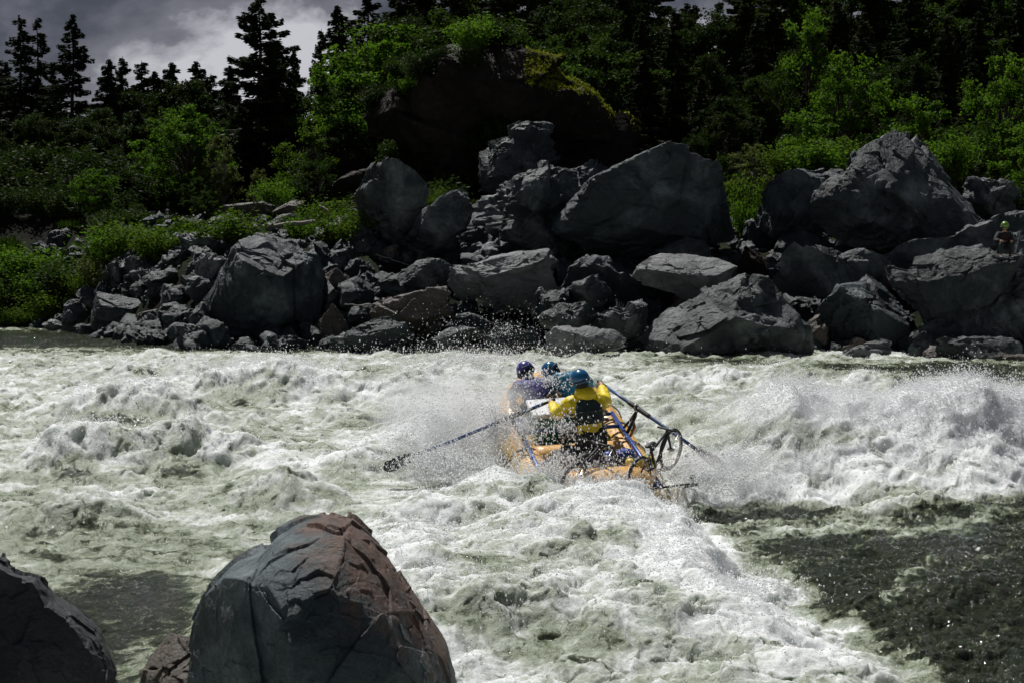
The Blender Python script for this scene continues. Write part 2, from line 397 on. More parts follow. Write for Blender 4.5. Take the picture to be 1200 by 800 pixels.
def rock_material(name, dark, mid, light, seed=0.0, rust=None, rust_at=None, scale=1.0, spec=0.45):
    m = NT(name); co = m.objco(); mpn = m.n('Mapping'); m.t.links.new(co, mpn.inputs[0]); mpn.inputs['Location'].default_value = (seed, seed * 1.7, -seed)
    co = mpn.outputs[0]
    f1 = m.noise(0.55 * scale, 7, 0.65, vec=co, dist=0.4); f2 = m.noise(3.2 * scale, 7, 0.7, vec=co, dist=0.2)
    c = m.ramp(f1, [(0.33, dark), (0.49, mid), (0.64, light)])
    c = m.mix(m.ramp(f2, [(0.35, 0.0), (0.7, 0.75)]), c, tuple(x * 0.62 for x in mid))
    # pale mineral veins and lichen freckles
    vo = m.n('TexVoronoi', feature='DISTANCE_TO_EDGE'); m.t.links.new(co, vo.inputs['Vector']); vo.inputs['Scale'].default_value = 0.9 * scale
    vd = m.n('Mix', data_type='RGBA'); 
    vein = m.ramp(vo.outputs['Distance'], [(0.0, 1.0), (0.012, 0.0)])
    vm = m.math('MULTIPLY', vein, m.ramp(m.noise(1.1 * scale, 3, vec=co), [(0.55, 0.0), (0.65, 0.14)]))
    c = m.mix(vm, c, tuple(min(1, x * 1.7) for x in light))
    spk = m.ramp(m.noise(22 * scale, 4, 0.8, vec=co), [(0.60, 0.0), (0.72, 0.5)])
    c = m.mix(spk, c, tuple(x * 1.25 for x in light))
    if rust:
        sep = m.n('SeparateXYZ'); m.t.links.new(m.objco(), sep.inputs[0])
        x0, z0, zr = rust_at
        g = m.math('ADD', m.math('MULTIPLY', sep.outputs[2], 1.0 / zr), -z0 / zr)
        g = m.math('ADD', g, m.math('MULTIPLY', m.math('SUBTRACT', sep.outputs[0], x0), 1.4))
        g = m.math('ADD', g, m.math('MULTIPLY', m.math('SUBTRACT', m.noise(2.2, 6, 0.7, vec=co, dist=0.5), 0.5), 1.5))
        gm = m.ramp(g, [(0.35, 0.0), (0.62, 0.9)])
        gm = m.math('MULTIPLY', gm, m.ramp(m.noise(5, 6, 0.75, vec=co), [(0.36, 0.25), (0.5, 0.9)]))
        c = m.mix(gm, c, m.ramp(f2, [(0.3, tuple(x * 0.5 for x in rust)), (0.7, rust)]))
    h1 = m.noise(2.4 * scale, 8, 0.62, vec=co)
    vc = m.n('TexVoronoi', feature='DISTANCE_TO_EDGE'); vc.inputs['Scale'].default_value = 1.6 * scale
    wv = m.n('Mix', data_type='RGBA'); m.set(wv, 0, 0.22); m.set(wv, 6, co)
    nz = m.n('TexNoise'); m.t.links.new(co, nz.inputs['Vector']); nz.inputs['Scale'].default_value = 1.6 * scale; nz.inputs['Detail'].default_value = 3
    m.set(wv, 7, nz.outputs['Color']); m.t.links.new(wv.outputs[2], vc.inputs['Vector'])
    cra = m.ramp(vc.outputs['Distance'], [(0.0, 0.0), (0.035, 1.0)])
    nrm = m.bump(h1, 0.75, 0.20 / scale)
    nrm = m.bump(cra, 0.14, 0.04 / scale, nrm)
    nrm = m.bump(m.noise(18 * scale, 7, 0.8, vec=co), 0.85, 0.04 / scale, nrm)
    rr = m.ramp(f2, [(0.3, 0.38), (0.7, 0.65)])
    m.bsdf(Base_Color=c, Roughness=rr, Normal=nrm, Specular_IOR_Level=spec); return m.m

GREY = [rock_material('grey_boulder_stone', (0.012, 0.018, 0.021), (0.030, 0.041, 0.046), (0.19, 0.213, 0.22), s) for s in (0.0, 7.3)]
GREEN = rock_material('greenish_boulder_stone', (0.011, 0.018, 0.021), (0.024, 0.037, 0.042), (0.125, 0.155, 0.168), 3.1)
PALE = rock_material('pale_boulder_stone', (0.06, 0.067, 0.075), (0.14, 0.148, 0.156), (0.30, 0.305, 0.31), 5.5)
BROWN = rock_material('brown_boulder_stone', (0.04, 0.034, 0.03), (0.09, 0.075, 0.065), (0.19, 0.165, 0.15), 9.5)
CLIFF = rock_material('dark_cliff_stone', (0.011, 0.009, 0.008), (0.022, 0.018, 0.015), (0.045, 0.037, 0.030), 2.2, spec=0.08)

def outline_rock(name, pts, d, label, mat, thick=0.75, n=72, planes=9, rough=1.0, strata=1.0, seed=0, cat='boulder', group=None, lean=-0.22):
    P = np.array([tuple(at(px, py, d)) for px, py in pts]); q = P[:, [0, 2]]
    # centre by area
    x, z = q[:, 0], q[:, 1]; x2, z2 = np.roll(x, -1), np.roll(z, -1); cr_ = x * z2 - x2 * z; A = cr_.sum() / 2
    cx, cz = ((x + x2) * cr_).sum() / (6 * A), ((z + z2) * cr_).sum() / (6 * A)
    th = np.linspace(-np.pi, np.pi, 721); Rr = np.zeros_like(th)
    for k in range(len(q)):
        a = q[k] - (cx, cz); b = q[(k + 1) % len(q)] - (cx, cz)
        ex, ez = b - a
        dxx, dzz = np.cos(th), np.sin(th)
        det = dxx * (-ez) - dzz * (-ex)
        with np.errstate(divide='ignore', invalid='ignore'):
            tt = (a[0] * (-ez) - a[1] * (-ex)) / det; ss = (dxx * a[1] - dzz * a[0]) / det
        ok = (tt > 0) & (ss >= -1e-6) & (ss <= 1 + 1e-6) & np.isfinite(tt)
        Rr = np.where(ok, np.maximum(Rr, tt), Rr)
    Rm = Rr.mean(); Rr = np.where(Rr < 0.05 * Rm, Rm, Rr)
    v, f = cube_sphere(n)
    ang = np.arctan2(v[:, 2], v[:, 0]); s = np.sqrt(v[:, 0] ** 2 + v[:, 2] ** 2)
    rr = np.interp(ang, th, Rr); w_ = sstep(0.1, 0.8, s); rr = Rm * 0.95 * (1 - w_) + rr * w_
    sp = s ** 0.62; k = np.where(s > 1e-6, sp / np.maximum(s, 1e-6), 1)
    T = Rm * thick
    v = np.stack([v[:, 0] * k * rr, v[:, 1] * T, v[:, 2] * k * rr], 1)
    v[:, 1] += lean * v[:, 2]
    v = carve(v, Rm, seed + 11, planes, rough, strata)
    for ax, lo, hi in ((0, q[:, 0].min() - cx, q[:, 0].max() - cx), (2, q[:, 1].min() - cz, q[:, 1].max() - cz)):
        a, b = v[:, ax].min(), v[:, ax].max(); v[:, ax] = lo + (v[:, ax] - a) * (hi - lo) / (b - a)
    me = np_mesh(name, v, f); o = link(name, me, mat)
    o.location = (cx, d + T * 0.15, cz)
    tag(o, label, cat, group); return o

ROCKS = [
 # name-less tuples: pts, d, mat, label, opts
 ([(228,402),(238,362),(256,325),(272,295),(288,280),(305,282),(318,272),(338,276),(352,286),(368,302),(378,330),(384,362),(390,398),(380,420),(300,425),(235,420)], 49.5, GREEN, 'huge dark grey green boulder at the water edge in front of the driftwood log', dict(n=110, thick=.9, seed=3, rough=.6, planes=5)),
 ([(408,272),(412,252),(425,230),(438,210),(455,190),(468,186),(487,196),(500,214),(504,236),(498,262),(485,288),(465,302),(440,300),(420,290)], 55, GREY[0], 'upright rounded dark boulder standing beside the bright green shrubs', dict(n=90, thick=.9, seed=5, lean=-.4)),
 ([(474,302),(480,285),(500,262),(515,240),(535,225),(545,220),(556,228),(555,242),(545,266),(530,290),(505,306),(485,308)], 53, GREY[1], 'slanting narrow grey boulder leaning between the upright one and the broad ridge', dict(n=80, seed=8, strata=2)),
 ([(560,230),(566,205),(580,180),(597,156),(615,144),(632,143),(646,152),(656,175),(657,200),(645,222),(600,232)], 60, GREY[0], 'tall pointed grey boulder rising behind the broad ridged one, below the dark cliff', dict(n=90, seed=9, strata=2)),
 ([(525,315),(528,288),(538,258),(560,232),(600,207),(640,197),(690,190),(715,184),(745,196),(730,230),(700,290),(660,318),(600,325),(545,330)], 54, GREY[1], 'broad rugged grey boulder with a sunlit ridged top', dict(n=120, seed=12, rough=1.35, strata=2.2)),
 ([(646,286),(655,263),(675,233),(698,200),(732,179),(762,167),(782,172),(800,184),(825,193),(850,206),(867,224),(870,250),(862,272),(820,286),(790,298),(760,306),(730,308),(700,302),(665,294)], 52, GREEN, 'giant smooth dark boulder with a peaked top in the middle of the far bank', dict(n=130, seed=16, planes=4, rough=.55, thick=.8, lean=-.6)),
 ([(523,352),(530,330),(550,308),(580,296),(612,291),(642,298),(660,315),(657,332),(642,352),(610,367),(570,372),(535,364)], 49, PALE, 'light topped grey boulder under the broad ridged one', dict(n=90, seed=21, rough=1.2)),
 ([(738,350),(755,325),(768,302),(800,297),(840,299),(863,306),(861,326),(845,342),(810,352),(780,357),(750,357)], 48.2, PALE, 'pale flat faced slab under the giant peaked boulder', dict(n=80, seed=23, planes=12, rough=.6)),
 ([(768,302),(783,286),(805,277),(825,280),(838,300),(800,310)], 50, GREY[0], 'dark round rock just behind the pale flat slab', dict(n=50, seed=27)),
 ([(756,372),(765,350),(790,345),(815,349),(850,335),(880,320),(893,324),(900,332),(920,346),(945,375),(955,398),(952,425),(880,430),(770,428),(756,402)], 44.8, GREY[0], 'big fractured grey boulder at the water with a crack down its right side', dict(n=110, seed=31, rough=.85, planes=7)),
 ([(433,365),(445,350),(475,339),(505,335),(520,345),(532,362),(522,380),(500,394),(470,396),(445,388)], 47, BROWN, 'dark brown domed boulder between the low grey slab and the light topped boulder', dict(n=80, seed=33, planes=8)),
 ([(384,422),(398,402),(424,379),(444,370),(466,372),(482,385),(486,404),(482,420),(440,424)], 45, GREEN, 'low slanting grey slab lapped by water in front of the brown domed boulder', dict(n=80, seed=37, strata=2.5)),
 ([(463,332),(480,311),(505,302),(526,305),(535,322),(520,337),(490,342)], 50, GREY[1], 'grey rock wedged under the slanting narrow boulder', dict(n=56, seed=39)),
 ([(892,258),(892,212),(903,201),(940,200),(985,197),(1000,206),(995,240),(980,282),(950,288),(905,284)], 54, GREEN, 'flat topped dark block left of the great wedge shaped boulder', dict(n=80, seed=41, planes=8, rough=.8, lean=-.5)),
 ([(943,238),(950,222),(985,205),(1003,186),(1022,166),(1048,153),(1080,150),(1102,162),(1120,190),(1132,215),(1150,240),(1157,266),(1120,284),(1060,296),(990,298),(958,282),(943,258)], 51, GREY[0], 'great wedge shaped boulder topping the right bank, left face sunlit', dict(n=120, seed=44, planes=6, rough=.8, strata=1.2, lean=.12, thick=1.0)),
 ([(1128,214),(1150,206),(1185,211),(1203,230),(1200,252),(1160,260),(1135,244)], 54, GREY[1], 'dark low rock behind the right shoulder of the wedge shaped boulder', dict(n=56, seed=47)),
 ([(897,335),(915,318),(930,300),(945,292),(965,300),(1000,288),(1030,283),(1043,289),(1040,307),(1010,322),(980,345),(940,356),(910,350)], 48, GREY[1], 'long knobbly grey rock lying below the wedge shaped boulder', dict(n=90, seed=49, rough=1.4, strata=1.8)),
 ([(1030,322),(1046,297),(1070,284),(1100,282),(1130,268),(1160,257),(1200,249),(1260,246),(1270,300),(1150,318),(1080,328)], 48.5, GREY[1], 'rugged dark shelf of rock behind the sitting watcher', dict(n=90, seed=52, rough=1.4, strata=2)),
 ([(1034,345),(1050,322),(1082,313),(1108,300),(1145,296),(1178,290),(1210,282),(1260,270),(1290,310),(1290,425),(1200,425),(1130,425),(1090,410),(1060,385),(1038,366)], 45.2, GREY[0], 'massive rumpled dark rock under the sitting watcher at the right edge', dict(n=130, seed=55, rough=1.5, strata=2)),
 ([(960,380),(968,348),(983,330),(1010,322),(1037,325),(1052,345),(1062,375),(1064,405),(1045,422),(990,420),(965,402)], 46, GREEN, 'rounded blue grey boulder right of the fractured one', dict(n=80, seed=58)),
 ([(976,424),(1000,403),(1030,396),(1044,402),(1044,424)], 43.2, PALE, 'small pale wedge of rock at the waterline before the rounded blue grey boulder', dict(n=50, seed=61, planes=8)),
 ([(1096,426),(1110,402),(1140,394),(1175,397),(1198,407),(1200,428)], 42.6, GREY[1], 'low ribbed rock in the water below the massive rumpled one', dict(n=56, seed=64, strata=2)),
 ([(1160,432),(1172,416),(1198,412),(1222,418),(1225,432)], 41.8, BROWN, 'wet little rock at the water at the far right edge', dict(n=44, seed=66)),
 ([(638,420),(645,400),(665,389),(695,382),(722,385),(738,400),(738,420),(680,422)], 43.8, PALE, 'low light grey rock at the water behind the raft', dict(n=64, seed=68, rough=1.3)),
 ([(630,390),(638,366),(660,352),(690,354),(702,368),(697,386),(650,396)], 45.6, GREY[0], 'smooth topped grey rock above the low light one behind the raft', dict(n=60, seed=71)),
 ([(660,348),(668,329),(690,321),(716,330),(720,346),(700,360),(675,358)], 47.6, GREY[1], 'rounded mottled rock under the left end of the giant boulder', dict(n=50, seed=73)),
 ([(690,380),(700,359),(716,350),(732,360),(744,353),(760,366),(756,400),(715,402)], 46, GREY[0], 'pair topped grey rock left of the big fractured boulder', dict(n=56, seed=75, rough=1.4)),
 ([(655,340),(663,312),(690,298),(735,310),(752,335),(740,360),(690,362)], 49.8, GREEN, 'shaded dark rock wedged beneath the giant peaked boulder', dict(n=56, seed=77)),
 ([(104,386),(114,356),(122,342),(166,342),(174,360),(167,384),(145,395),(122,394)], 53, GREY[0], 'block shaped grey boulder with a sharp edge at the left shore', dict(n=64, seed=79, planes=14, rough=.5)),
 ([(208,308),(212,285),(225,272),(246,271),(260,283),(260,303),(235,312)], 54, GREY[1], 'dark boulder above the rubble, left of the huge shoreline boulder', dict(n=56, seed=81)),
 ([(70,378),(78,358),(96,349),(102,360),(100,380),(84,390)], 55, GREY[1], 'small lit rock at the left end of the rubble shore', dict(n=44, seed=83)),
 ([(48,388),(58,378),(68,374),(74,390)], 56, PALE, 'tiny pale rock at the tip of the left shore', dict(n=30, seed=84)),
 ([(150,322),(158,306),(185,302),(205,308),(206,326),(170,332)], 55, GREY[0], 'dark rock under the leafy shrubs on the left shore', dict(n=50, seed=85)),
 ([(168,378),(172,350),(182,343),(192,356),(192,385),(178,390)], 52.5, GREEN, 'narrow upright rock beside the block shaped boulder', dict(n=44, seed=87)),
 ([(196,338),(204,312),(216,303),(224,318),(220,342),(206,348)], 53.5, GREY[1], 'pointed rock below the dark boulder on the left shore', dict(n=44, seed=89)),
 ([(184,408),(196,385),(222,366),(234,378),(236,412)], 49.5, GREY[0], 'jagged rock at the water touching the huge boulder on its left', dict(n=56, seed=91, strata=2.4)),
 ([(224,322),(236,300),(255,294),(266,306),(256,335),(236,372),(222,360)], 51.5, PALE, 'lit broken rocks heaped on the left flank of the huge boulder', dict(n=64, seed=93, rough=2.0)),
 ([(258,256),(268,240),(290,236),(330,240),(334,254),(300,262)], 62, BROWN, 'reddish brown slab above the shrubs on the left bank', dict(n=50, seed=95, planes=14, rough=.5)),
 ([(300,272),(312,258),(342,250),(358,262),(348,274),(312,280)], 59, PALE, 'light flat slab beside the driftwood log', dict(n=50, seed=97, planes=12, rough=.7)),
 ([(318,250),(328,236),(345,234),(356,245),(350,256)], 61, BROWN, 'small reddish block behind the light flat slab', dict(n=44, seed=99, planes=12, rough=.6)),
 ([(372,408),(378,372),(394,356),(408,366),(412,390),(404,412)], 47.5, BROWN, 'reddish lit rock right of the huge shoreline boulder', dict(n=50, seed=101, planes=12)),
 ([(376,346),(380,322),(394,314),(408,322),(410,346),(392,356)], 50.5, BROWN, 'brown rock above the reddish lit one', dict(n=44, seed=103)),
 ([(385,300),(395,280),(412,282),(416,305),(402,322),(390,318)], 53, GREY[0], 'dark angular rock under the bright shrubs', dict(n=44, seed=105, planes=12)),
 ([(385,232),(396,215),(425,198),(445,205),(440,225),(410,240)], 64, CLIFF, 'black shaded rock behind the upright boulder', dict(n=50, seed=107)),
 ([(495,412),(510,390),(535,382),(560,392),(566,414)], 45.4, GREY[1], 'spray wetted rock at the water under the light topped boulder', dict(n=50, seed=109)),
 ([(566,416),(582,396),(602,386),(624,400),(634,418)], 44.6, GREEN, 'dark wet rock behind the bow of the raft', dict(n=50, seed=111)),
 ([(518,392),(528,374),(552,366),(574,376),(576,400),(540,404)], 47.2, GREY[0], 'rounded dark rock in the shadow below the light topped boulder', dict(n=50, seed=113)),
 ([(620,372),(632,345),(652,336),(668,350),(664,376),(640,384)], 47.4, GREEN, 'blue grey rock right of the light topped boulder', dict(n=50, seed=115)),
 ([(860,330),(868,300),(890,288),(905,300),(905,330),(880,340)], 50.5, CLIFF, 'black rock in the gap left of the knobbly long one', dict(n=50, seed=117)),
 ([(930,400),(936,378),(955,368),(970,382),(968,420),(940,424)], 46.5, BROWN, 'brownish rock squeezed between the fractured and rounded boulders', dict(n=50, seed=119)),
 ([(1060,414),(1068,394),(1090,386),(1104,400),(1104,424)], 44.4, GREY[0], 'dark rock at the water right of the rounded boulder', dict(n=44, seed=121)),
]
for i, (pts, d, mat, label, o) in enumerate(ROCKS):
    outline_rock('boulder', pts, d, label, mat, **o)
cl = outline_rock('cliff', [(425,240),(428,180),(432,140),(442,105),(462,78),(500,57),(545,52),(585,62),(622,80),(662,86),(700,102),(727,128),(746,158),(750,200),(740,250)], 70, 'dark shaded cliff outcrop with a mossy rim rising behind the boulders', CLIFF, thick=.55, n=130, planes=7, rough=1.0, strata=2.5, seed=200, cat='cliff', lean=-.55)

# foreground
FG = rock_material('foreground_boulder_stone', (0.022, 0.038, 0.045), (0.058, 0.085, 0.096), (0.19, 0.24, 0.26), 1.3, rust=(0.22, 0.115, 0.075), rust_at=(0.08, 0.56, 0.714), scale=2.6)
FG2 = rock_material('dark_foreground_stone', (0.02, 0.024, 0.028), (0.04, 0.048, 0.055), (0.085, 0.095, 0.105), 4.3, scale=2.6)
FG3 = rock_material('brown_foreground_stone', (0.05, 0.04, 0.03), (0.10, 0.08, 0.06), (0.17, 0.14, 0.11), 6.3, scale=2.6)
outline_rock('boulder', [(196,960),(200,860),(203,790),(212,735),(232,692),(262,660),(300,640),(318,620),(345,606),(385,605),(412,612),(432,630),(456,655),(482,690),(506,730),(526,768),(540,820),(550,900),(545,980)], 9.6,
             'large near boulder with a reddish top, closest to the camera', FG, thick=1.0, n=230, planes=3, rough=.30, strata=.3, seed=303, lean=-.05)
outline_rock('boulder', [(-170,960),(-150,700),(-70,655),(0,648),(22,646),(42,662),(62,670),(78,696),(98,716),(116,746),(130,790),(134,880),(130,970)], 9.4,
             'dark near boulder cut off by the lower left corner', FG2, thick=.8, n=170, planes=8, rough=.5, strata=.3, seed=307)
outline_rock('boulder', [(160,900),(168,800),(188,765),(212,742),(250,730),(290,780),(290,900)], 10.4, 'small brown rock tucked behind the left side of the large near boulder', FG3, thick=.8, n=100, planes=8, rough=1.0, seed=311)

# loose rocks between the big ones
protos = []
for k in range(7):
    v, f = cube_sphere(26); r = np.random.default_rng(500 + k)
    v = v * np.array([1, r.uniform(.7, 1), r.uniform(.5, .85)]); v = carve(v, 1.0, 520 + k, 12, 1.1, 1.0, keep=False)
    me = np_mesh('loose_rock', v, f); me.materials.append([GREY[0], GREY[1], GREEN, GREY[0], BROWN, GREEN, GREY[0]][k]); protos.append(me)
r = random.Random(91)
spots = []
for k in range(290):
    if k < 85: px = r.uniform(55, 240)
    else: px = r.uniform(240, 1210)
    u = (px - 600) / FPX
    tt = r.uniform(-0.6, 9) if px > 240 else r.uniform(-0.8, 7)
    rr_ = u
    yb = 46.5 + 11.0 * float(sstep(-0.20, -0.31, rr_)) - 3.0 * float(sstep(0.15, 0.3, rr_))
    y = yb + tt; x = u * y; z = float(terrain_z(x, y)); s = r.uniform(.28, .85) * (1.25 if px > 240 else 1)
    if k >= 235: px = r.uniform(370, 1210); u = (px - 600) / FPX; y = r.uniform(50, 60); x = u * y; z = float(terrain_z(x, y)); s = r.uniform(.6, 1.3)
    o = link('rock', protos[k % 7]); o.location = (x, y, max(z, -.15) + s * .15); o.scale = (s, s, s * r.uniform(.8, 1.15))
    o.rotation_euler = (r.uniform(-.4, .4), r.uniform(-.4, .4), r.uniform(0, 6.28))
    if px < 240: tag(o, 'small dark grey rock in the rubble on the left shore', 'rock', 'rubble rocks of the left shore')
    else: tag(o, 'small dark grey rock lodged among the large boulders of the far bank', 'rock', 'small rocks between the boulders')

# broken stones covering the bank between the rocks
v0, f0 = cube_sphere(3); rg = np.random.default_rng(640); ng = 4000
gu = rg.uniform(-0.31, 0.38, ng); gy = np.where(rg.random(ng) < .85, rg.uniform(43, 62, ng), rg.uniform(57, 66, ng)); gx = gu * gy; gz = terrain_z(gx, gy); ok = gz > -0.15; gx, gy, gz = gx[ok], gy[ok], gz[ok]; ng = len(gx)
sc_ = np.clip(rg.exponential(.10, ng) + .05, 0, .38); S = rg.uniform(.55, 1.2, (ng, 1, 3)) * sc_[:, None, None]
Q = rg.normal(size=(ng, 3, 3)); Q, _ = np.linalg.qr(Q); jit = 1 + .22 * rg.normal(size=(ng, len(v0), 1))
V_ = np.einsum('nij,nvj->nvi', Q, v0[None] * S * jit) + np.stack([gx, gy, gz + sc_ * .2], 1)[:, None]
F_ = f0[None] + len(v0) * np.arange(ng)[:, None, None]
tag(link('gravel', np_mesh('gravel', V_.reshape(-1, 3), F_.reshape(-1, 4), False), GREEN), kind='stuff')
# ------------------------------------------------------------------ plants
def leaf_mat(name, dark, light, transl=0.35, rough=0.55, nscale=0.5):
    m = NT(name); co = m.n('NewGeometry').outputs['Position']; oi = m.n('ObjectInfo').outputs['Random']
    f = m.noise(nscale, 4, 0.7, vec=co); g = m.noise(6.0, 2, 0.6, vec=co)
    fac = m.math('ADD', m.math('MULTIPLY', f, 0.6), m.math('MULTIPLY', g, 0.4))
    fac = m.math('ADD', fac, m.math('MULTIPLY', m.math('SUBTRACT', oi, 0.5), 0.16))
    c = m.ramp(fac, [(0.36, dark), (0.64, light)])
    d = m.n('BsdfPrincipled'); m.set(d, 'Base Color', c); m.set(d, 'Roughness', rough); m.set(d, 'Specular IOR Level', 0.04)
    t = m.n('BsdfTranslucent'); m.set(t, 'Color', m.mix(0.5, c, (light[0] * 1.3, light[1] * 1.5, light[2] * 0.5)))
    x = m.n('MixShader'); x.inputs[0].default_value = transl
    m.t.links.new(d.outputs[0], x.inputs[1]); m.t.links.new(t.outputs[0], x.inputs[2]); m.t.links.new(x.outputs[0], m.out.inputs[0]); return m.m
BARK = plain('bark', (0.055, 0.042, 0.032), 0.9, 0.8, 12)
PALEBARK = plain('pale_bark', (0.20, 0.18, 0.16), 0.85, 0.6, 12)
L_CON = leaf_mat('conifer_needles', (0.010, 0.017, 0.007), (0.028, 0.044, 0.016), 0.15)
L_CON2 = leaf_mat('olive_conifer_needles', (0.014, 0.021, 0.007), (0.040, 0.052, 0.016), 0.18)
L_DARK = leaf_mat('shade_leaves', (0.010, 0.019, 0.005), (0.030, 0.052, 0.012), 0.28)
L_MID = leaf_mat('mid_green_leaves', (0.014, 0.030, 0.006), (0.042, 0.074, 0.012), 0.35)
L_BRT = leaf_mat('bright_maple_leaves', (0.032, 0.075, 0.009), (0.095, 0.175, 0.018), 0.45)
L_OLV = leaf_mat('olive_leaves', (0.045, 0.055, 0.020), (0.13, 0.15, 0.055), 0.35)
L_YEL = leaf_mat('yellow_green_leaves', (0.036, 0.062, 0.008), (0.085, 0.14, 0.018), 0.42)

def tube_np(path, radii, k=6):
    path = np.asarray(path, float); n = len(path); T = np.gradient(path, axis=0); T /= np.linalg.norm(T, axis=1)[:, None] + 1e-9
    ref = np.where(np.abs(T[:, 2:3]) > 0.9, np.array([[1., 0, 0]]), np.array([[0, 0, 1.]]))
    A = np.cross(T, ref); A /= np.linalg.norm(A, axis=1)[:, None] + 1e-9; Bn = np.cross(T, A)
    a = np.linspace(0, 2 * np.pi, k, endpoint=False)
    v = path[:, None] + np.asarray(radii)[:, None, None] * (np.cos(a)[None, :, None] * A[:, None] + np.sin(a)[None, :, None] * Bn[:, None])
    idx = np.arange(n * k).reshape(n, k); nx = np.roll(idx, -1, 1)
    f = np.stack([idx[:-1], nx[:-1], nx[1:], idx[1:]], -1).reshape(-1, 4)
    return v.reshape(-1, 3), f

def merge(parts):
    vs_, fs, off = [], [], 0
    for v, f in parts: vs_.append(v); fs.append(f + off); off += len(v)
    return np.concatenate(vs_), np.concatenate(fs)

def leaf_quads(c, size, r, flat=0.0, aspect=0.6, dirs=None):
    n = len(c); a = r.normal(size=(n, 3)) if dirs is None else dirs + 0.25 * r.normal(size=(n, 3))
    a /= np.linalg.norm(a, axis=1)[:, None]
    b = r.normal(size=(n, 3)); b[:, 2] *= (1 - flat); a[:, 2] *= (1 - 0.5 * flat)
    b -= a * np.sum(a * b, 1)[:, None]; b /= np.linalg.norm(b, axis=1)[:, None] + 1e-9
    s = size * r.uniform(0.6, 1.35, (n, 1)); a = a * s; b = b * s * aspect
    v = np.stack([c - a, c + b, c + a, c - b], 1).reshape(-1, 3)
    return v, np.arange(n * 4).reshape(n, 4)

def conifer(seed, h=10.0, wd=2.0, n=13000, gap=0.0, droop=0.35, start=0.12, leaf=0.115, twin=False):
    r = np.random.default_rng(seed); trunks, cen, dirs = [], [], []
    stems = [(0.0, 0.0, h)] if not twin else [(-0.42, 0, h), (0.46, 0.1, h * .985)]
    for (sx, sy, hh) in stems:
        zz = np.linspace(0, hh * .985, 14); path = np.stack([sx * sstep(0, .25 * hh, zz) + 0.05 * np.sin(zz), sy + 0.04 * np.cos(zz * 1.3), zz], 1)
        trunks.append(tube_np(path, 0.017 * hh * (1 - zz / hh * 0.97) + 0.008, 8))
        z = start * hh
        while z < hh * 0.985:
            t = (z / hh - start) / (1 - start); L0 = wd * ((1 - t) ** 0.75 * 0.93 + 0.07) * (0.55 + 0.45 * min(1, t / 0.12))
            if gap and r.random() < gap * 0.6: z += hh * 0.02; continue
            for k in range(int(r.integers(4, 8))):
                a = r.uniform(0, 2 * np.pi); L = L0 * r.uniform(0.45, 1.15); zb_ = z + r.uniform(-.5, .5) * hh * .035; m_ = max(4, int(L * 7))
                q = np.linspace(0, 1, m_); up = r.uniform(-0.05, 0.25) * (1 if t > .5 else .4)
                px = np.interp(z, zz, path[:, 0]) + np.cos(a) * L * q; py = np.interp(z, zz, path[:, 1]) + np.sin(a) * L * q
                pz = zb_ + L * (up * q - droop * q ** 1.6 + 0.16 * q ** 3)
                b = np.stack([px, py, pz], 1)
                trunks.append(tube_np(b[:: max(1, m_ // 4)], np.linspace(0.03, 0.006, len(b[:: max(1, m_ // 4)])) * (0.4 + L0 / 2), 3))
                nn = max(10, int(L * n / 115)); w_ = r.uniform(0.1 if gap else 0.02, 1, nn) ** 0.8
                c = np.stack([np.interp(w_, q, b[:, j]) for j in range(3)], 1)
                sidev = np.array([-np.sin(a), np.cos(a), 0]); sp_ = (r.normal(size=(nn, 1)) * 0.17 * L * (1.05 - w_[:, None]) + 0.02)
                c = c + sidev * sp_; c[:, 2] -= np.abs(sp_[:, 0]) * 0.5 + r.uniform(0, 0.22, nn)
                dd = np.array([np.cos(a), np.sin(a), -0.25])[None] + sidev * np.sign(sp_) * 0.8
                cen.append(c); dirs.append(dd)
            z += hh * r.uniform(0.018, 0.034) * (1 + gap)
    cen = np.concatenate(cen); dirs = np.concatenate(dirs)
    return merge(trunks), leaf_quads(cen, leaf, r, 0.3, 0.34, dirs)

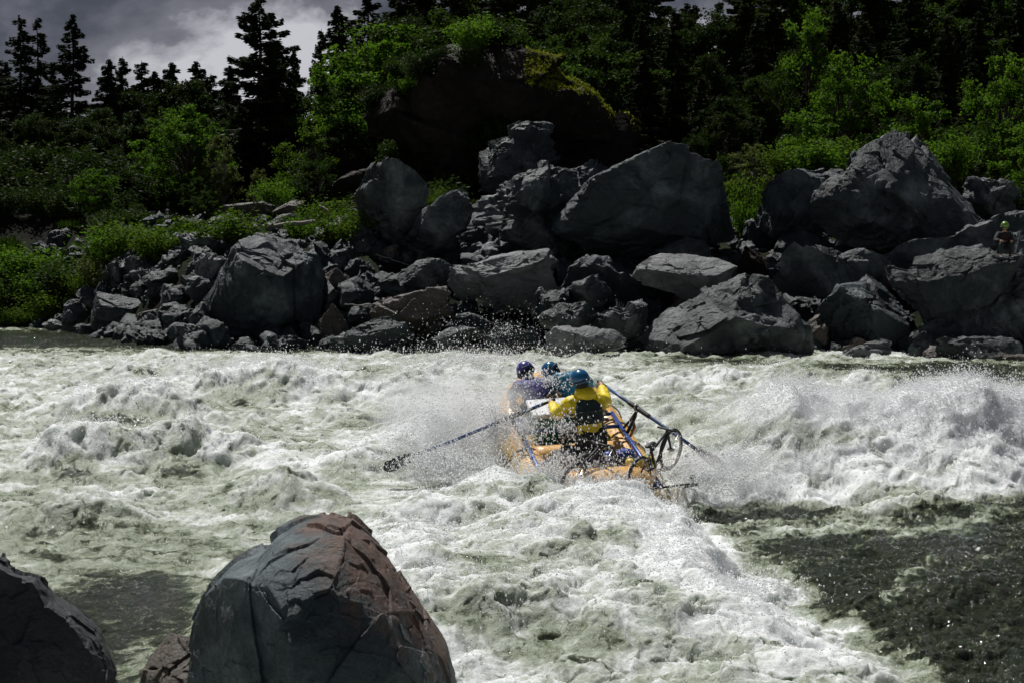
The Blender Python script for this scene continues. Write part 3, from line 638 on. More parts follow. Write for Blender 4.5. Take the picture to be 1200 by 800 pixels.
def broadleaf(seed, h=10.0, wd=3.2, n=16000, base=0.22, clumps=70, leaf=0.10, lopsided=0.25, spread=0.55):
    r = np.random.default_rng(seed); parts = []
    zz = np.linspace(0, h * 0.8, 10); ph = r.uniform(0, 6)
    path = np.stack([0.25 * np.sin(zz * .5 + ph) - 0.25 * np.sin(ph), 0.2 * np.cos(zz * .4 + ph) - .2 * np.cos(ph), zz], 1)
    parts.append(tube_np(path, 0.018 * h * (1 - zz / h * 1.15) + 0.01, 8))
    cs = []
    while len(cs) < clumps:
        u = r.normal(size=3); u /= np.linalg.norm(u); rad = r.uniform(0.25, 1) ** 0.5
        t = (u[2] * rad + 1) / 2; prof = 1.05 * np.sin(np.pi * np.clip(t, 0, 1) ** 0.75) ** 0.5 + .05
        c = np.array([u[0] * wd * rad * (1 + lopsided * np.sin(3 * np.arctan2(u[1], u[0]) + ph)), u[1] * wd * rad, h * (base + (1 - base) * (0.04 + 0.90 * t))])
        c[:2] *= 0.55 + 0.45 * prof; c[:2] += r.normal(size=2) * 0.2; cs.append(c)
    cen = []
    for c in cs:
        z0 = c[2] * r.uniform(0.35, 0.72); s = np.array([np.interp(z0, zz, path[:, j]) for j in range(3)])
        q = np.linspace(0, 1, 5)[:, None]; b = s + (c - s) * q; b[:, 2] += 0.25 * np.sin(np.pi * q[:, 0]) - 0.1
        parts.append(tube_np(b, np.linspace(0.0065 * h, 0.008, 5), 4))
        k = int(n / clumps * r.uniform(0.5, 1.5)); sc = spread * r.uniform(0.6, 1.3)
        # sprays: a few twigs per clump, leaves along them
        nt_ = 9; td = r.normal(size=(nt_, 3)); td /= np.linalg.norm(td, axis=1)[:, None]; td[:, 2] *= 0.6
        wch = r.integers(0, nt_, k); ln = r.uniform(0.1, 1.15, k) ** 0.8
        cen.append(c + td[wch] * (ln * sc * 1.25)[:, None] + r.normal(size=(k, 3)) * sc * 0.22)
    cen = np.concatenate(cen)
    return merge(parts), leaf_quads(cen, leaf, r, 0.35, 0.62)

def bush(seed, h=1.6, wd=1.3, n=3500, leaf=0.06):
    r = np.random.default_rng(seed); parts, cen = [], []
    for k in range(26):
        a = r.uniform(0, 2 * np.pi); L = r.uniform(0.5, 1.1); tip = np.array([np.cos(a) * wd * r.uniform(0.15, 1) * L, np.sin(a) * wd * r.uniform(.15, 1) * L, h * r.uniform(0.45, 1.0)])
        q = np.linspace(0, 1, 6)[:, None]; b = tip * q; b[:, 2] = tip[2] * q[:, 0] ** 0.7
        parts.append(tube_np(b, np.linspace(0.016, 0.004, 6), 4))
        m_ = n // 26; t = r.uniform(0.25, 1.05, m_); c = np.stack([np.interp(t, q[:, 0], b[:, j]) for j in range(3)], 1)
        cen.append(c + r.normal(size=(m_, 3)) * np.array([.13, .13, .10]) * wd * (0.5 + .5 * t[:, None]))
    return merge(parts), leaf_quads(np.concatenate(cen), leaf, r, 0.2, 0.55)

PROT = {}
def proto(key, gen, bark, leafm, h, tname='tree', n1='trunk', n2='crown'):
    (tv, tf), (lv, lf) = gen
    me1 = np_mesh(n1, tv, tf); me1.materials.append(bark); me2 = np_mesh(n2, lv, lf, smooth=False); me2.materials.append(leafm)
    PROT[key] = (me1, me2, h, tname, n1, n2)
proto('fir', conifer(1, wd=2.6, n=17000), BARK, L_CON, 10, 'conifer_tree')
proto('fir2', conifer(2, wd=2.2, n=15000, droop=.2), BARK, L_CON2, 10, 'conifer_tree')
proto('sparse', conifer(3, wd=2.4, n=13000, gap=0.15, droop=.25, start=.25), BARK, L_CON, 10, 'conifer_tree')
proto('twin', conifer(4, wd=2.1, n=11000, gap=0.15, droop=.3, start=.22, twin=True), BARK, L_CON, 10, 'conifer_tree')
proto('tall', conifer(5, wd=2.8, n=17000, gap=0.22, droop=.12, start=.15), BARK, L_CON, 10, 'conifer_tree')
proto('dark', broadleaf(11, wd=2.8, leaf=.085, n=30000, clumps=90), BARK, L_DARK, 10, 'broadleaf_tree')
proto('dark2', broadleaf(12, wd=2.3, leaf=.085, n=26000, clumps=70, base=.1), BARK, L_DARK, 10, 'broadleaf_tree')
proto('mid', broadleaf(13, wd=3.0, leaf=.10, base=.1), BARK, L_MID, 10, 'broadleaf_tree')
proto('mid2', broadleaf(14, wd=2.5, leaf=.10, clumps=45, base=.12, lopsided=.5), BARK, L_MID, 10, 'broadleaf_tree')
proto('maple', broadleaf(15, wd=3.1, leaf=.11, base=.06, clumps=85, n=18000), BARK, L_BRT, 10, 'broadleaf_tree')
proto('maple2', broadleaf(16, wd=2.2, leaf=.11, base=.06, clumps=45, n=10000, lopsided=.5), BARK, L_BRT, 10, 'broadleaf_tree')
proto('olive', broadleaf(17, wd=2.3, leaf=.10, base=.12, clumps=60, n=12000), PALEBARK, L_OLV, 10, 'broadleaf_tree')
proto('yellow', broadleaf(18, wd=1.9, leaf=.11, base=.05, clumps=36, n=8000, lopsided=.6), BARK, L_YEL, 10, 'broadleaf_tree')
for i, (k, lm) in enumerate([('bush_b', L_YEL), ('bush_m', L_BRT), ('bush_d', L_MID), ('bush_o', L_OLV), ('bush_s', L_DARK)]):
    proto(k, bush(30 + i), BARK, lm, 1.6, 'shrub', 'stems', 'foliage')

def plant(key, px, ytop, d, label, group=None, wf=1.0, rz=None, zb=None, r=random.Random(5)):
    me1, me2, h0, tn, n1, n2 = PROT[key]
    if key in ('fir', 'fir2'): ytop -= 7
    top = at(px, ytop, d); zg = float(terrain_z(top.x, d)) if zb is None else zb
    h = max(0.6, top.z - zg + 0.15); s = h / (h0 * 0.97)
    o = empty(tn, (top.x, d, zg - 0.15), (0, 0, r.uniform(0, 6.28) if rz is None else rz))
    sw = s * wf; o.scale = (sw, sw, s)
    link(n1, me1, None, o); link(n2, me2, None, o)
    tag(o, label, 'shrub' if tn == 'shrub' else 'tree', group); return o

# conifers against the sky, left
plant('twin', 32, 22, 104, 'twin topped dark conifer standing tall against the sky at the left edge', rz=0.2)
plant('sparse', 84, 22, 101, 'tall thin dark conifer against the sky beside the twin topped one', rz=1)
plant('fir', 126, 80, 103, 'first of two equal pointed conifers left of the bright cloud', wf=.9)
plant('fir2', 143, 76, 106, 'second of two equal pointed conifers, nearer the bright cloud', wf=.9)
plant('tall', 303, -2, 84, 'tallest dark conifer with tiered ragged branches left of centre', wf=1.15, rz=.5)
plant('fir', 322, 62, 86, 'dense dark conifer hugging the right side of the tallest one', wf=1.35)
plant('fir', 345, 70, 96, 'grey green conifer top just right of the tallest conifer', wf=.7)
plant('fir2', 376, 44, 98, 'slim conifer with its point in the dark cloud gap', wf=.7)
plant('fir', 396, 18, 96, 'tall dark conifer at the right end of the open sky', wf=.9)
plant('sparse', 430, -14, 98, 'thin branched conifer crossing the top edge beside the sky', wf=1.1)
for px, yt, d, k in [(166, 93, 110, 'fir2'), (182, 106, 112, 'fir'), (199, 96, 114, 'fir'), (216, 104, 112, 'dark'), (232, 95, 116, 'fir'), (247, 108, 112, 'fir2'), (258, 112, 115, 'dark2'), (160, 118, 104, 'dark'), (5, 95, 108, 'fir'), (-18, 60, 108, 'fir'), (62, 100, 108, 'fir2'), (270, 100, 108, 'fir')]:
    plant(k, px, yt - 12, d, 'dark tree in the low ragged treeline under the clouds on the left', 'left treeline trees', wf=1.05)
r_ = random.Random(44)
for k in range(46):
    px = -30 + 410 * (k % 23) / 22 + r_.uniform(-9, 9); row = k // 23
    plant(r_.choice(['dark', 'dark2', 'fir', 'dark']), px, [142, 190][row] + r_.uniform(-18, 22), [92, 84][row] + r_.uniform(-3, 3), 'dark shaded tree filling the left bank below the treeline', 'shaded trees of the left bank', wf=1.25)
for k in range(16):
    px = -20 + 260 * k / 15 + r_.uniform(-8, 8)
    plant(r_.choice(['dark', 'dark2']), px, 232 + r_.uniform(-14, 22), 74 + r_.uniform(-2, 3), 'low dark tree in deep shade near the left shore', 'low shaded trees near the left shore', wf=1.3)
# lit broadleaves, left
plant('maple', 213, 120, 74, 'large bright green maple in the middle of the left bank', wf=1.15)
plant('maple2', 176, 172, 79, 'bright green tree leaning at the left of the large maple', wf=1.3)
plant('olive', 259, 157, 72, 'pale olive leaved tree with a pale trunk beside the large maple', wf=.9)
plant('maple', 112, 196, 65, 'round bright green tree above the left rubble shore', wf=1.25)
plant('mid', 84, 238, 67, 'mid green low tree left of the round bright one', wf=1.3)
plant('mid2', 150, 215, 70, 'mid green tree between the round bright tree and the large maple', wf=1.2)
plant('olive', 305, 196, 67, 'small olive tree growing behind the reddish slabs', wf=.8)
plant('maple2', 328, 205, 70, 'small green tree to the right of the small olive one', wf=1.2)
plant('mid', 368, 178, 72, 'leafy mid green tree above the bright shrubs', wf=1.1)
plant('yellow', 362, 128, 76, 'yellow green sunlit tree below the tallest conifer', wf=1.1)
plant('mid2', 392, 90, 82, 'mid green tree at the left shoulder of the cliff', wf=1.1)
plant('mid', 352, 95, 88, 'grey green round tree right of the dense dark conifer', wf=.9)
plant('dark', 405, 140, 78, 'shaded leafy tree against the left side of the cliff', wf=1.2)
plant('mid2', 230, 205, 70, 'shaded green tree under the large maple', wf=1.1)
plant('mid', 58, 232, 66, 'mid green tree above the grassy left bank near the picture edge', wf=1.3)
plant('mid', 160, 236, 64, 'low mid green tree just above the leafy shrubs of the left rubble', wf=1.3)
plant('mid2', 240, 222, 63, 'mid green tree just behind the bright shrub above the huge boulder', wf=1.3)
plant('mid', 12, 225, 69, 'dim green tree at the far left edge', wf=1.3)
# on and around the cliff
plant('maple', 452, 22, 80, 'spreading green tree on top of the left end of the cliff', wf=1.1)
plant('mid', 505, 4, 81, 'leafy green tree above the brown cliff edge', wf=1.15)
plant('mid', 555, -6, 82, 'tall green tree behind the middle of the cliff', wf=1.1)
plant('mid2', 600, 22, 74, 'mid green tree hanging over the notch of the cliff', wf=1.1)
plant('maple2', 652, 62, 73, 'small bright tree on the right shoulder of the cliff', wf=1.2)
plant('mid', 610, 105, 68.2, 'dark green bushy tree growing down the middle of the cliff face', wf=.9)
plant('dark', 578, 132, 67.6, 'shaded shrubby tree low on the cliff face', wf=1.0)
plant('mid2', 700, 30, 84, 'mid green tree rising right of the cliff', wf=1.1)
# right hillside, lit ones first
plant('maple', 992, 58, 68, 'big sunlit green tree behind the flat topped block on the right', wf=.8)
plant('maple2', 952, 122, 62.5, 'bright green young tree just behind the flat topped block', wf=1.2)
plant('yellow', 990, 152, 60.5, 'low yellow green tree between the block and the wedge shaped boulder', wf=1.5)
plant('maple2', 1082, 104, 64, 'green tree showing over the top of the wedge shaped boulder', wf=1.1)
plant('maple', 1180, 60, 67, 'wide sunlit green tree at the right edge above the rocks', wf=.85)
plant('mid', 1132, 130, 62, 'mid green tree behind the right shoulder of the wedge shaped boulder', wf=1.0)
plant('maple2', 1205, 140, 60, 'bright green leafy tree touching the right edge', wf=1.3)
plant('olive', 884, 166, 63, 'greyish olive rounded tree right of the giant boulder', wf=1.3)
plant('mid2', 848, 178, 64, 'dark green low tree peeping over the giant boulder', wf=1.3)
plant('maple2', 945, 2, 86, 'yellow green crown high on the right hillside', wf=.8)
plant('mid', 900, 70, 80, 'grey green conical tree in the middle of the right hillside', wf=.8)
rows = [(150, 72, 16), (95, 80, 17), (45, 89, 17), (5, 100, 18), (-35, 112, 18), (-70, 125, 16)]
for j, (yt, d, cnt) in enumerate(rows):
    for k in range(cnt):
        px = 455 + 800 * (k + 0.5 * (j % 2)) / cnt + r_.uniform(-16, 16)
        if j >= 3 and 762 < px < 862: y_ = 2 + r_.uniform(0, 12) + (j - 3) * 3
        else: y_ = yt + r_.uniform(-26, 22)
        if j < 2 and px < 730: continue
        key = r_.choice(['fir', 'fir', 'fir2', 'dark', 'dark2', 'fir2', 'fir', 'dark', 'mid2'] if j > 1 else ['fir', 'fir2', 'dark', 'dark2'])
        plant(key, px, y_, d + r_.uniform(-3, 3), 'dark tree in the dense shaded forest of the right hillside', 'forest trees of the right hillside', wf=r_.uniform(.8, 1.2))
# shrubs among the rocks
def shr(key, px, ytop, ybot, d, label, wf=1.0, group=None):
    if px < 430:
        for dd in np.arange(54, 85, .25):
            if at(px, ybot, dd).z <= float(terrain_z(at(px, ybot, dd).x, dd)): d = float(dd); break
    zb = at(px, ybot, d).z; return plant(key, px, ytop, d, label, group, wf=wf, zb=zb)
for k, (key, px, yt, yb_, d, wf, lab) in enumerate([
    ('bush_b', 380, 236, 275, 56.5, 1.5, 'bright green shrub in the sun left of the upright boulder'),
    ('bush_m', 352, 256, 286, 56, 1.3, 'green shrub spreading beside the driftwood log'),
    ('bush_b', 400, 250, 290, 55.5, 1.3, 'bright shrub touching the upright boulder'),
    ('bush_b', 268, 252, 292, 57, 1.7, 'bright green shrub above the huge shoreline boulder'),
    ('bush_m', 290, 266, 292, 56, 1.2, 'small shrub to the right of the bright one above the huge boulder'),
    ('bush_m', 322, 214, 250, 63, 1.0, 'upright small shrub in front of the reddish slabs'),
    ('bush_b', 152, 264, 304, 56.5, 1.4, 'leafy yellow green shrub at the top of the left rubble'),
    ('bush_b', 180, 268, 306, 57, 1.4, 'leafy shrub right of the yellow green one on the left rubble'),
    ('bush_m', 128, 270, 320, 57, 1.3, 'dark leafed shrub at the foot of the round bright tree'),
    ('bush_o', 118, 305, 340, 56.5, 1.2, 'pale leaved shrub over the left end of the rubble'),
    ('bush_b', 100, 318, 350, 56.2, 1.0, 'thin yellow shrub just left of the block shaped boulder'),
    ('bush_m', 38, 292, 338, 66, 1.6, 'green mound shaped shrub on the grassy left bank'),
    ('bush_m', 34, 322, 356, 62, 1.5, 'lower mound shaped shrub on the grassy left bank'),
    ('bush_d', 85, 305, 345, 63, 1.7, 'mid green shrub on the grassy slope above the left shore'),
    ('bush_d', 8, 330, 365, 63, 1.5, 'mid green shrub at the left edge above the water'),
    ('bush_b', 62, 345, 380, 59, 1.2, 'yellow green shrub near the tip of the left shore'),
    ('bush_b', 20, 360, 382, 60, 1.3, 'low bright shrub near the water at the left edge'),
    ('bush_b', 514, 224, 250, 57, .9, 'small bright shrub in the gap between two upright boulders'),
    ('bush_b', 880, 212, 275, 58, .7, 'bright shrub in the gap left of the flat topped block'),
    ('bush_m', 872, 236, 282, 57, .7, 'lower green shrub in the gap left of the flat topped block'),
    ('bush_m', 965, 166, 215, 59, 1.3, 'bright shrub right behind the flat topped block'),
    ('bush_b', 920, 172, 212, 60, 1.3, 'sunlit shrub over the left corner of the flat topped block'),
    ('bush_m', 1120, 160, 215, 57, 1.0, 'green shrub behind the right slope of the wedge shaped boulder'),
    ('bush_d', 1190, 215, 262, 55.5, 1.0, 'mid green shrub beside the low rock at the right edge'),
    ('bush_d', 640, 70, 100, 71, 1.2, 'small shrub on the cliff rim')]):
    shr(key, px, yt, yb_, d, lab, wf)
for k in range(11):
    px = r_.choice([r_.uniform(0, 110), r_.uniform(110, 400)]); d = r_.uniform(58, 66); u = (px - 600) / FPX; z = float(terrain_z(u * d, d))
    py = float(project(np.array(u * d), np.array(d), np.array(z))[1])
    shr(r_.choice(['bush_d', 'bush_s', 'bush_s', 'bush_s']), px, py - r_.uniform(14, 30), py, d, 'low green undergrowth shrub on the left bank', r_.uniform(1, 1.6), 'undergrowth shrubs of the left bank')
for k in range(22):
    px = r_.uniform(400, 1230); d = r_.uniform(60, 67); u = (px - 600) / FPX; z = float(terrain_z(u * d, d))
    py = float(project(np.array(u * d), np.array(d), np.array(z))[1])
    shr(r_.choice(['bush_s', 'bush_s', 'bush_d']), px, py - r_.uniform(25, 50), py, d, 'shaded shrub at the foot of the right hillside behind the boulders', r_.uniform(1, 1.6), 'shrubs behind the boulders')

# moss on the cliff rim: short tufts following the rock's upper outline
rr = np.random.default_rng(77); cm = cl.data; cv = np.empty(len(cm.vertices) * 3, np.float32); cm.vertices.foreach_get('co', cv); cv = cv.reshape(-1, 3)
cn = np.empty(len(cm.vertices) * 3, np.float32); cm.vertices.foreach_get('normal', cn); cn = cn.reshape(-1, 3)
ok = np.where((cn[:, 2] > 0.45) & (cv[:, 0] > 0.2 * cv[:, 0].max()))[0]; pick = rr.choice(ok, 7000)
v, f = leaf_quads(cv[pick] + cn[pick] * 0.04 + rr.normal(size=(7000, 3)) * 0.03, 0.085, rr, 0, 0.35)
mo = link('moss', np_mesh('moss', v, f, False), leaf_mat('moss_tufts', (0.09, 0.10, 0.012), (0.24, 0.25, 0.03), 0.35), cl)
# grass on the left bank
n = 70000; ga = rr.uniform(-0.55, -0.20, n); gy = rr.uniform(57.5, 65, n); gx = ga * gy; gz = terrain_z(gx, gy)
keep = (gz > 0.05) & (noise2(gx * 0.5, gy * 0.5) > 0.0); gx, gy, gz = gx[keep], gy[keep], gz[keep]; n = len(gx)
dirs = np.stack([rr.normal(size=n) * .4, rr.normal(size=n) * .4, np.ones(n)], 1)
v, f = leaf_quads(np.stack([gx, gy, gz + 0.10], 1), 0.20, rr, 0, 0.12, dirs)
tag(link('grass', np_mesh('grass', v, f, False), L_MID), kind='stuff')

# driftwood
def stick(name, pts, r0, r1, label, mat, cat, d, group=None):
    P_ = np.array([tuple(at(px, py, dd)) for px, py, dd in pts]); c = P_[0].copy()
    q = np.linspace(0, 1, 22); qi = np.linspace(0, 1, len(P_)); path = np.stack([np.interp(q, qi, P_[:, j]) for j in range(3)], 1) - c
    path += 0.03 * np.stack([noise2(q * 6 + j * 9, q * 0 + P_[0, 0]) for j in range(3)], 1)
    rad = np.linspace(r0, r1, 22) * (1 + .15 * noise2(q * 9, q * 0 + 1)); rad[0] *= .4; rad[-1] *= .3
    v, f = tube_np(path, rad, 8); o = link(name, np_mesh(name, v, f), mat); o.location = c
    tag(o, label, cat, group); return o
DW = plain('driftwood', (0.26, 0.24, 0.21), 0.85, 0.7, 20)
stick('driftwood_log', [(298, 268, 56.5), (330, 264, 56.2), (374, 259, 56)], .10, .07, 'grey driftwood log lying across the rocks behind the huge boulder', DW, 'log', 56)
stick('dead_branch', [(374, 241, 56), (384, 246, 55.8), (388, 256, 55.7)], .035, .02, 'short dead stick poking from the bright shrubs', DW, 'branch', 56)
stick('dead_branch', [(440, 298, 53), (455, 303, 52.6), (482, 312, 52.4)], .022, .012, 'thin dead branch lying under the upright boulder', DW, 'branch', 53)
stick('dead_branch', [(404, 357, 49), (420, 358, 48.9), (440, 357, 48.8)], .02, .015, 'straight pale stick lying between low rocks left of the brown domed boulder', DW, 'branch', 49)
stick('dead_branch', [(398, 258, 55.2), (408, 250, 55.2), (414, 234, 55)], .02, .01, 'pale bare twig beside the upright boulder', DW, 'branch', 55)
dt = empty('dead_tree', at(124, 300, 60)); P0_ = at(124, 300, 60)
ps = []
for pts in [[(124, 300), (120, 285), (112, 275), (98, 268)], [(119, 284), (116, 262), (108, 252)], [(121, 290), (128, 272), (126, 262)], [(112, 275), (104, 262), (100, 250)], [(114, 270), (122, 258), (121, 246)]]:
    A_ = np.array([tuple(at(a, b, 60) - P0_) for a, b in pts]); q = np.linspace(0, 1, 9); qi = np.linspace(0, 1, len(A_))
    ps.append(tube_np(np.stack([np.interp(q, qi, A_[:, j]) for j in range(3)], 1), np.linspace(.045, .012, 9), 5))
v, f = merge(ps); link('bare_branches', np_mesh('bare_branches', v, f), PALEBARK, dt)
tag(dt, 'small leafless grey tree with forked branches above the left rubble', 'tree')

for k in range(24):
    px = r_.uniform(-30, 150); d = r_.uniform(65.5, 73); u = (px - 600) / FPX; z = float(terrain_z(u * d, d))
    py = float(project(np.array(u * d), np.array(d), np.array(z))[1])
    shr('bush_s', px, py - r_.uniform(26, 48), py, d, 'dark shrub in deep shade at the top of the grassy left bank', r_.uniform(1.2, 1.8), 'shaded shrubs at the top of the left bank')
dg_ = bpy.context.evaluated_depsgraph_get(); dg_.update(); cb = [cl.matrix_world @ Vector(c_) for c_ in cl.bound_box]; x0_, x1_ = min(c_.x for c_ in cb), max(c_.x for c_ in cb); y0_, y1_ = min(c_.y for c_ in cb), max(c_.y for c_ in cb)
cnt = 0
for k in range(400):
    if cnt >= 26: break
    xx = r_.uniform(x0_ + .3, x0_ + .62 * (x1_ - x0_)); yy = r_.uniform(y0_, y1_); lo = cl.matrix_world.inverted() @ Vector((xx, yy, 40)); ok_, loc, nn_, _i = cl.ray_cast(lo, Vector((0, 0, -1)))
    if not ok_ or nn_.z < .35: continue
    loc = cl.matrix_world @ loc; me1, me2, h0, tn, n1_, n2_ = PROT[r_.choice(['bush_s', 'bush_d', 'bush_s', 'bush_m'])]
    o = empty('shrub', loc - Vector((0, 0, .08)), (0, 0, r_.uniform(0, 6))); s_ = r_.uniform(.5, 1.1); o.scale = (s_ * 1.2, s_ * 1.2, s_); link(n1_, me1, None, o); link(n2_, me2, None, o)
    tag(o, 'small shrub rooted on top of the dark cliff', 'shrub', 'shrubs on top of the cliff'); cnt += 1

for k in range(26):
    px = -60 - 420 * (k % 13) / 12 + r_.uniform(-12, 12)
    plant(r_.choice(['dark', 'dark2', 'fir']), px, r_.uniform(100, 190), [72, 88][k // 13] + r_.uniform(-3, 3), 'dark tree standing beyond the left edge of the river bend', 'trees beyond the left edge', wf=1.2)
# ------------------------------------------------------------------ raft and crew
RM = Matrix.Translation(RAFT_C) @ Matrix.Rotation(R(RAFT_H), 4, 'Z') @ Matrix.Rotation(R(RAFT_P), 4, 'X') @ Matrix.Rotation(R(RAFT_R), 4, 'Y')
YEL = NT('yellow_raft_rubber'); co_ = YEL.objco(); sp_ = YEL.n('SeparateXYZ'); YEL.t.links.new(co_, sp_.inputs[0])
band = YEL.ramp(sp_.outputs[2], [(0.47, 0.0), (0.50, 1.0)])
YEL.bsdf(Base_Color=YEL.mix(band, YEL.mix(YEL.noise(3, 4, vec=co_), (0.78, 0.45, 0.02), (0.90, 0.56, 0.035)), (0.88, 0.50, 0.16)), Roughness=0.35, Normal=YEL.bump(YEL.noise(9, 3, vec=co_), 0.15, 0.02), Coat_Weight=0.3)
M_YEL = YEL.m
M_BLUE = plain('blue_anodised_pipe', (0.03, 0.08, 0.30), 0.35, metallic=0.3)
M_BLK = plain('black_rubber', (0.014, 0.014, 0.016), 0.55, 0.3, 60)
M_DKGREY = plain('dark_grey_nylon', (0.035, 0.04, 0.045), 0.8, 0.5, 80)
M_GREYW = plain('grey_webbing', (0.22, 0.22, 0.23), 0.8, 0.3, 90)
M_ORNG = plain('orange_strap', (0.30, 0.12, 0.05), 0.8)
M_WHITE = plain('white_plastic', (0.72, 0.73, 0.74), 0.4, 0.1, 10, vary=.05)
M_GRN = plain('green_cooler_plastic', (0.02, 0.16, 0.12), 0.45)
M_JKT = plain('yellow_jacket_cloth', (0.80, 0.62, 0.01), 0.5, 0.8, 14, vary=.10)
M_PFD = plain('dark_green_vest_foam', (0.016, 0.035, 0.036), 0.75, 0.6, 30)
M_SKIN = plain('skin', (0.45, 0.25, 0.17), 0.5)
M_HELM = plain('blue_helmet_shell', (0.008, 0.10, 0.24), 0.22, vary=.05, coat=.6)
M_PURP = plain('purple_helmet_shell', (0.045, 0.04, 0.24), 0.3, coat=.3)
M_PJKT = plain('purple_blue_jacket_cloth', (0.075, 0.075, 0.24), 0.6, 0.8, 14)
M_TEAL = plain('teal_jacket_cloth', (0.008, 0.17, 0.30), 0.45, 0.8, 14)
M_TROU = plain('black_trouser_cloth', (0.014, 0.015, 0.018), 0.7, 0.6, 18)
M_STEEL = plain('steel', (0.45, 0.45, 0.47), 0.3, metallic=0.9)
M_LIME = plain('lime_helmet_shell', (0.11, 0.22, 0.015), 0.3, coat=.4)
M_REDP = plain('red_vest_foam', (0.035, 0.008, 0.008), 0.8)
M_BAGY = plain('yellow_dry_bag_vinyl', (0.62, 0.48, 0.05), 0.4, 0.4, 10)
M_BAGB = plain('blue_dry_bag_vinyl', (0.02, 0.05, 0.30), 0.4, 0.4, 10)
M_SHAFT = plain('blue_oar_shaft', (0.03, 0.075, 0.22), 0.4)

def place(o, M=RM): o.matrix_world = M; return o
def tube(pts, r, k=10, closed=False, samples=None):
    P_ = np.asarray(pts, float)
    if samples:
        q = np.linspace(0, 1, samples); qi = np.linspace(0, 1, len(P_)); P_ = np.stack([np.interp(q, qi, P_[:, j]) for j in range(3)], 1)
    rad = np.full(len(P_), r) if np.isscalar(r) else np.interp(np.linspace(0, 1, len(P_)), np.linspace(0, 1, len(r)), r)
    v, f = tube_np(P_, rad, k)
    n = len(P_); caps = []
    for base, c in ((0, P_[0]), ((n - 1) * k, P_[-1])):
        ci = len(v); v = np.vstack([v, c[None]])
        for j in range(k):
            a, b = base + j, base + (j + 1) % k; caps.append((ci, b, a, a) if base == 0 else (ci, a, b, b))
    return v, np.vstack([f, np.array(caps)])
def to_mesh(name, vf, mat, parent=None, smooth=True):
    v, f = vf; me = bpy.data.meshes.new(name)
    me.from_pydata([tuple(p) for p in v], [], [tuple(dict.fromkeys(int(i) for i in q)) for q in f]); me.update()
    me.polygons.foreach_set('use_smooth', [smooth] * len(me.polygons)); return link(name, me, mat, parent)
def rbox(c, s, bev=0.03, rot=0.0, seg=3):
    bm = bmesh.new(); bmesh.ops.create_cube(bm, size=1.0); bmesh.ops.scale(bm, vec=s, verts=bm.verts)
    bmesh.ops.bevel(bm, geom=bm.edges[:], offset=bev, segments=seg, affect='EDGES', profile=0.6)
    bmesh.ops.rotate(bm, cent=(0, 0, 0), matrix=Matrix.Rotation(rot, 3, 'Z'), verts=bm.verts); bmesh.ops.translate(bm, vec=c, verts=bm.verts)
    return bm
def bm_obj(name, bm, mat, parent=None, smooth=True):
    me = bpy.data.meshes.new(name); bm.to_mesh(me); bm.free()
    me.polygons.foreach_set('use_smooth', [smooth] * len(me.polygons)); return link(name, me, mat, parent)
def ellipsoid(c, s, rot=(0, 0, 0), sub=3, zmin=None):
    bm = bmesh.new(); bmesh.ops.create_icosphere(bm, subdivisions=sub, radius=1.0)
    if zmin is not None: bmesh.ops.bisect_plane(bm, geom=bm.verts[:] + bm.edges[:] + bm.faces[:], plane_co=(0, 0, zmin), plane_no=(0, 0, -1), clear_outer=True)
    bmesh.ops.scale(bm, vec=s, verts=bm.verts); bmesh.ops.rotate(bm, cent=(0, 0, 0), matrix=Euler(rot).to_matrix(), verts=bm.verts)
    bmesh.ops.translate(bm, vec=c, verts=bm.verts); return bm
def ring(c, ax, R0, r0, n=40, k=8, sx=1.0):
    """torus of radius R0 whose plane holds z and the horizontal direction ax"""
    a = np.linspace(0, 2 * np.pi, n, endpoint=False); ax = np.array(ax, float); ax /= np.linalg.norm(ax); up = np.array([0, 0, 1.]); nr = np.cross(ax, up)
    b = np.linspace(0, 2 * np.pi, k, endpoint=False)
    rad = np.cos(a)[:, None] * ax + np.sin(a)[:, None] * up
    v = np.array(c)[None, None] + rad[:, None] * (R0 + r0 * np.cos(b))[None, :, None] + (sx * r0 * np.sin(b))[None, :, None] * nr
    idx = np.arange(n * k).reshape(n, k); f = np.stack([idx, np.roll(idx, -1, 0), np.roll(np.roll(idx, -1, 0), -1, 1), np.roll(idx, -1, 1)], -1).reshape(-1, 4)
    return v.reshape(-1, 3), f

raft = empty('inflatable_raft'); place(raft)
tag(raft, 'yellow inflatable raft with a blue pipe rowing frame climbing the white wave', 'raft')
# main tube: a closed loop with a raised bow and stern
aa = np.linspace(0, 2 * np.pi, 120, endpoint=False)
sx_ = np.sign(np.cos(aa)) * np.abs(np.cos(aa)) ** 0.55; sy_ = np.sign(np.sin(aa)) * np.abs(np.sin(aa)) ** 0.75
cxl, cyl = 0.70 * sx_, 1.88 * sy_; czl = 0.28 + 0.34 * np.abs(cyl / 1.88) ** 4
loop = np.stack([cxl, cyl, czl], 1); k = 18
T_ = np.roll(loop, -1, 0) - np.roll(loop, 1, 0); T_ /= np.linalg.norm(T_, axis=1)[:, None]
A_ = np.cross(T_, [0, 0, 1.]); A_ /= np.linalg.norm(A_, axis=1)[:, None]; B_ = np.cross(A_, T_)
b = np.linspace(0, 2 * np.pi, k, endpoint=False); segs = 1 - 0.035 * np.exp(-((((aa * 6 / np.pi) % 1) - .5) / .035) ** 2)
v = loop[:, None] + (0.255 * segs)[:, None, None] * (np.cos(b)[None, :, None] * A_[:, None] + np.sin(b)[None, :, None] * B_[:, None])
idx = np.arange(len(aa) * k).reshape(-1, k); f = np.stack([idx, np.roll(idx, -1, 0), np.roll(np.roll(idx, -1, 0), -1, 1), np.roll(idx, -1, 1)], -1).reshape(-1, 4)
to_mesh('air_tube', (v.reshape(-1, 3), f), M_YEL, raft)
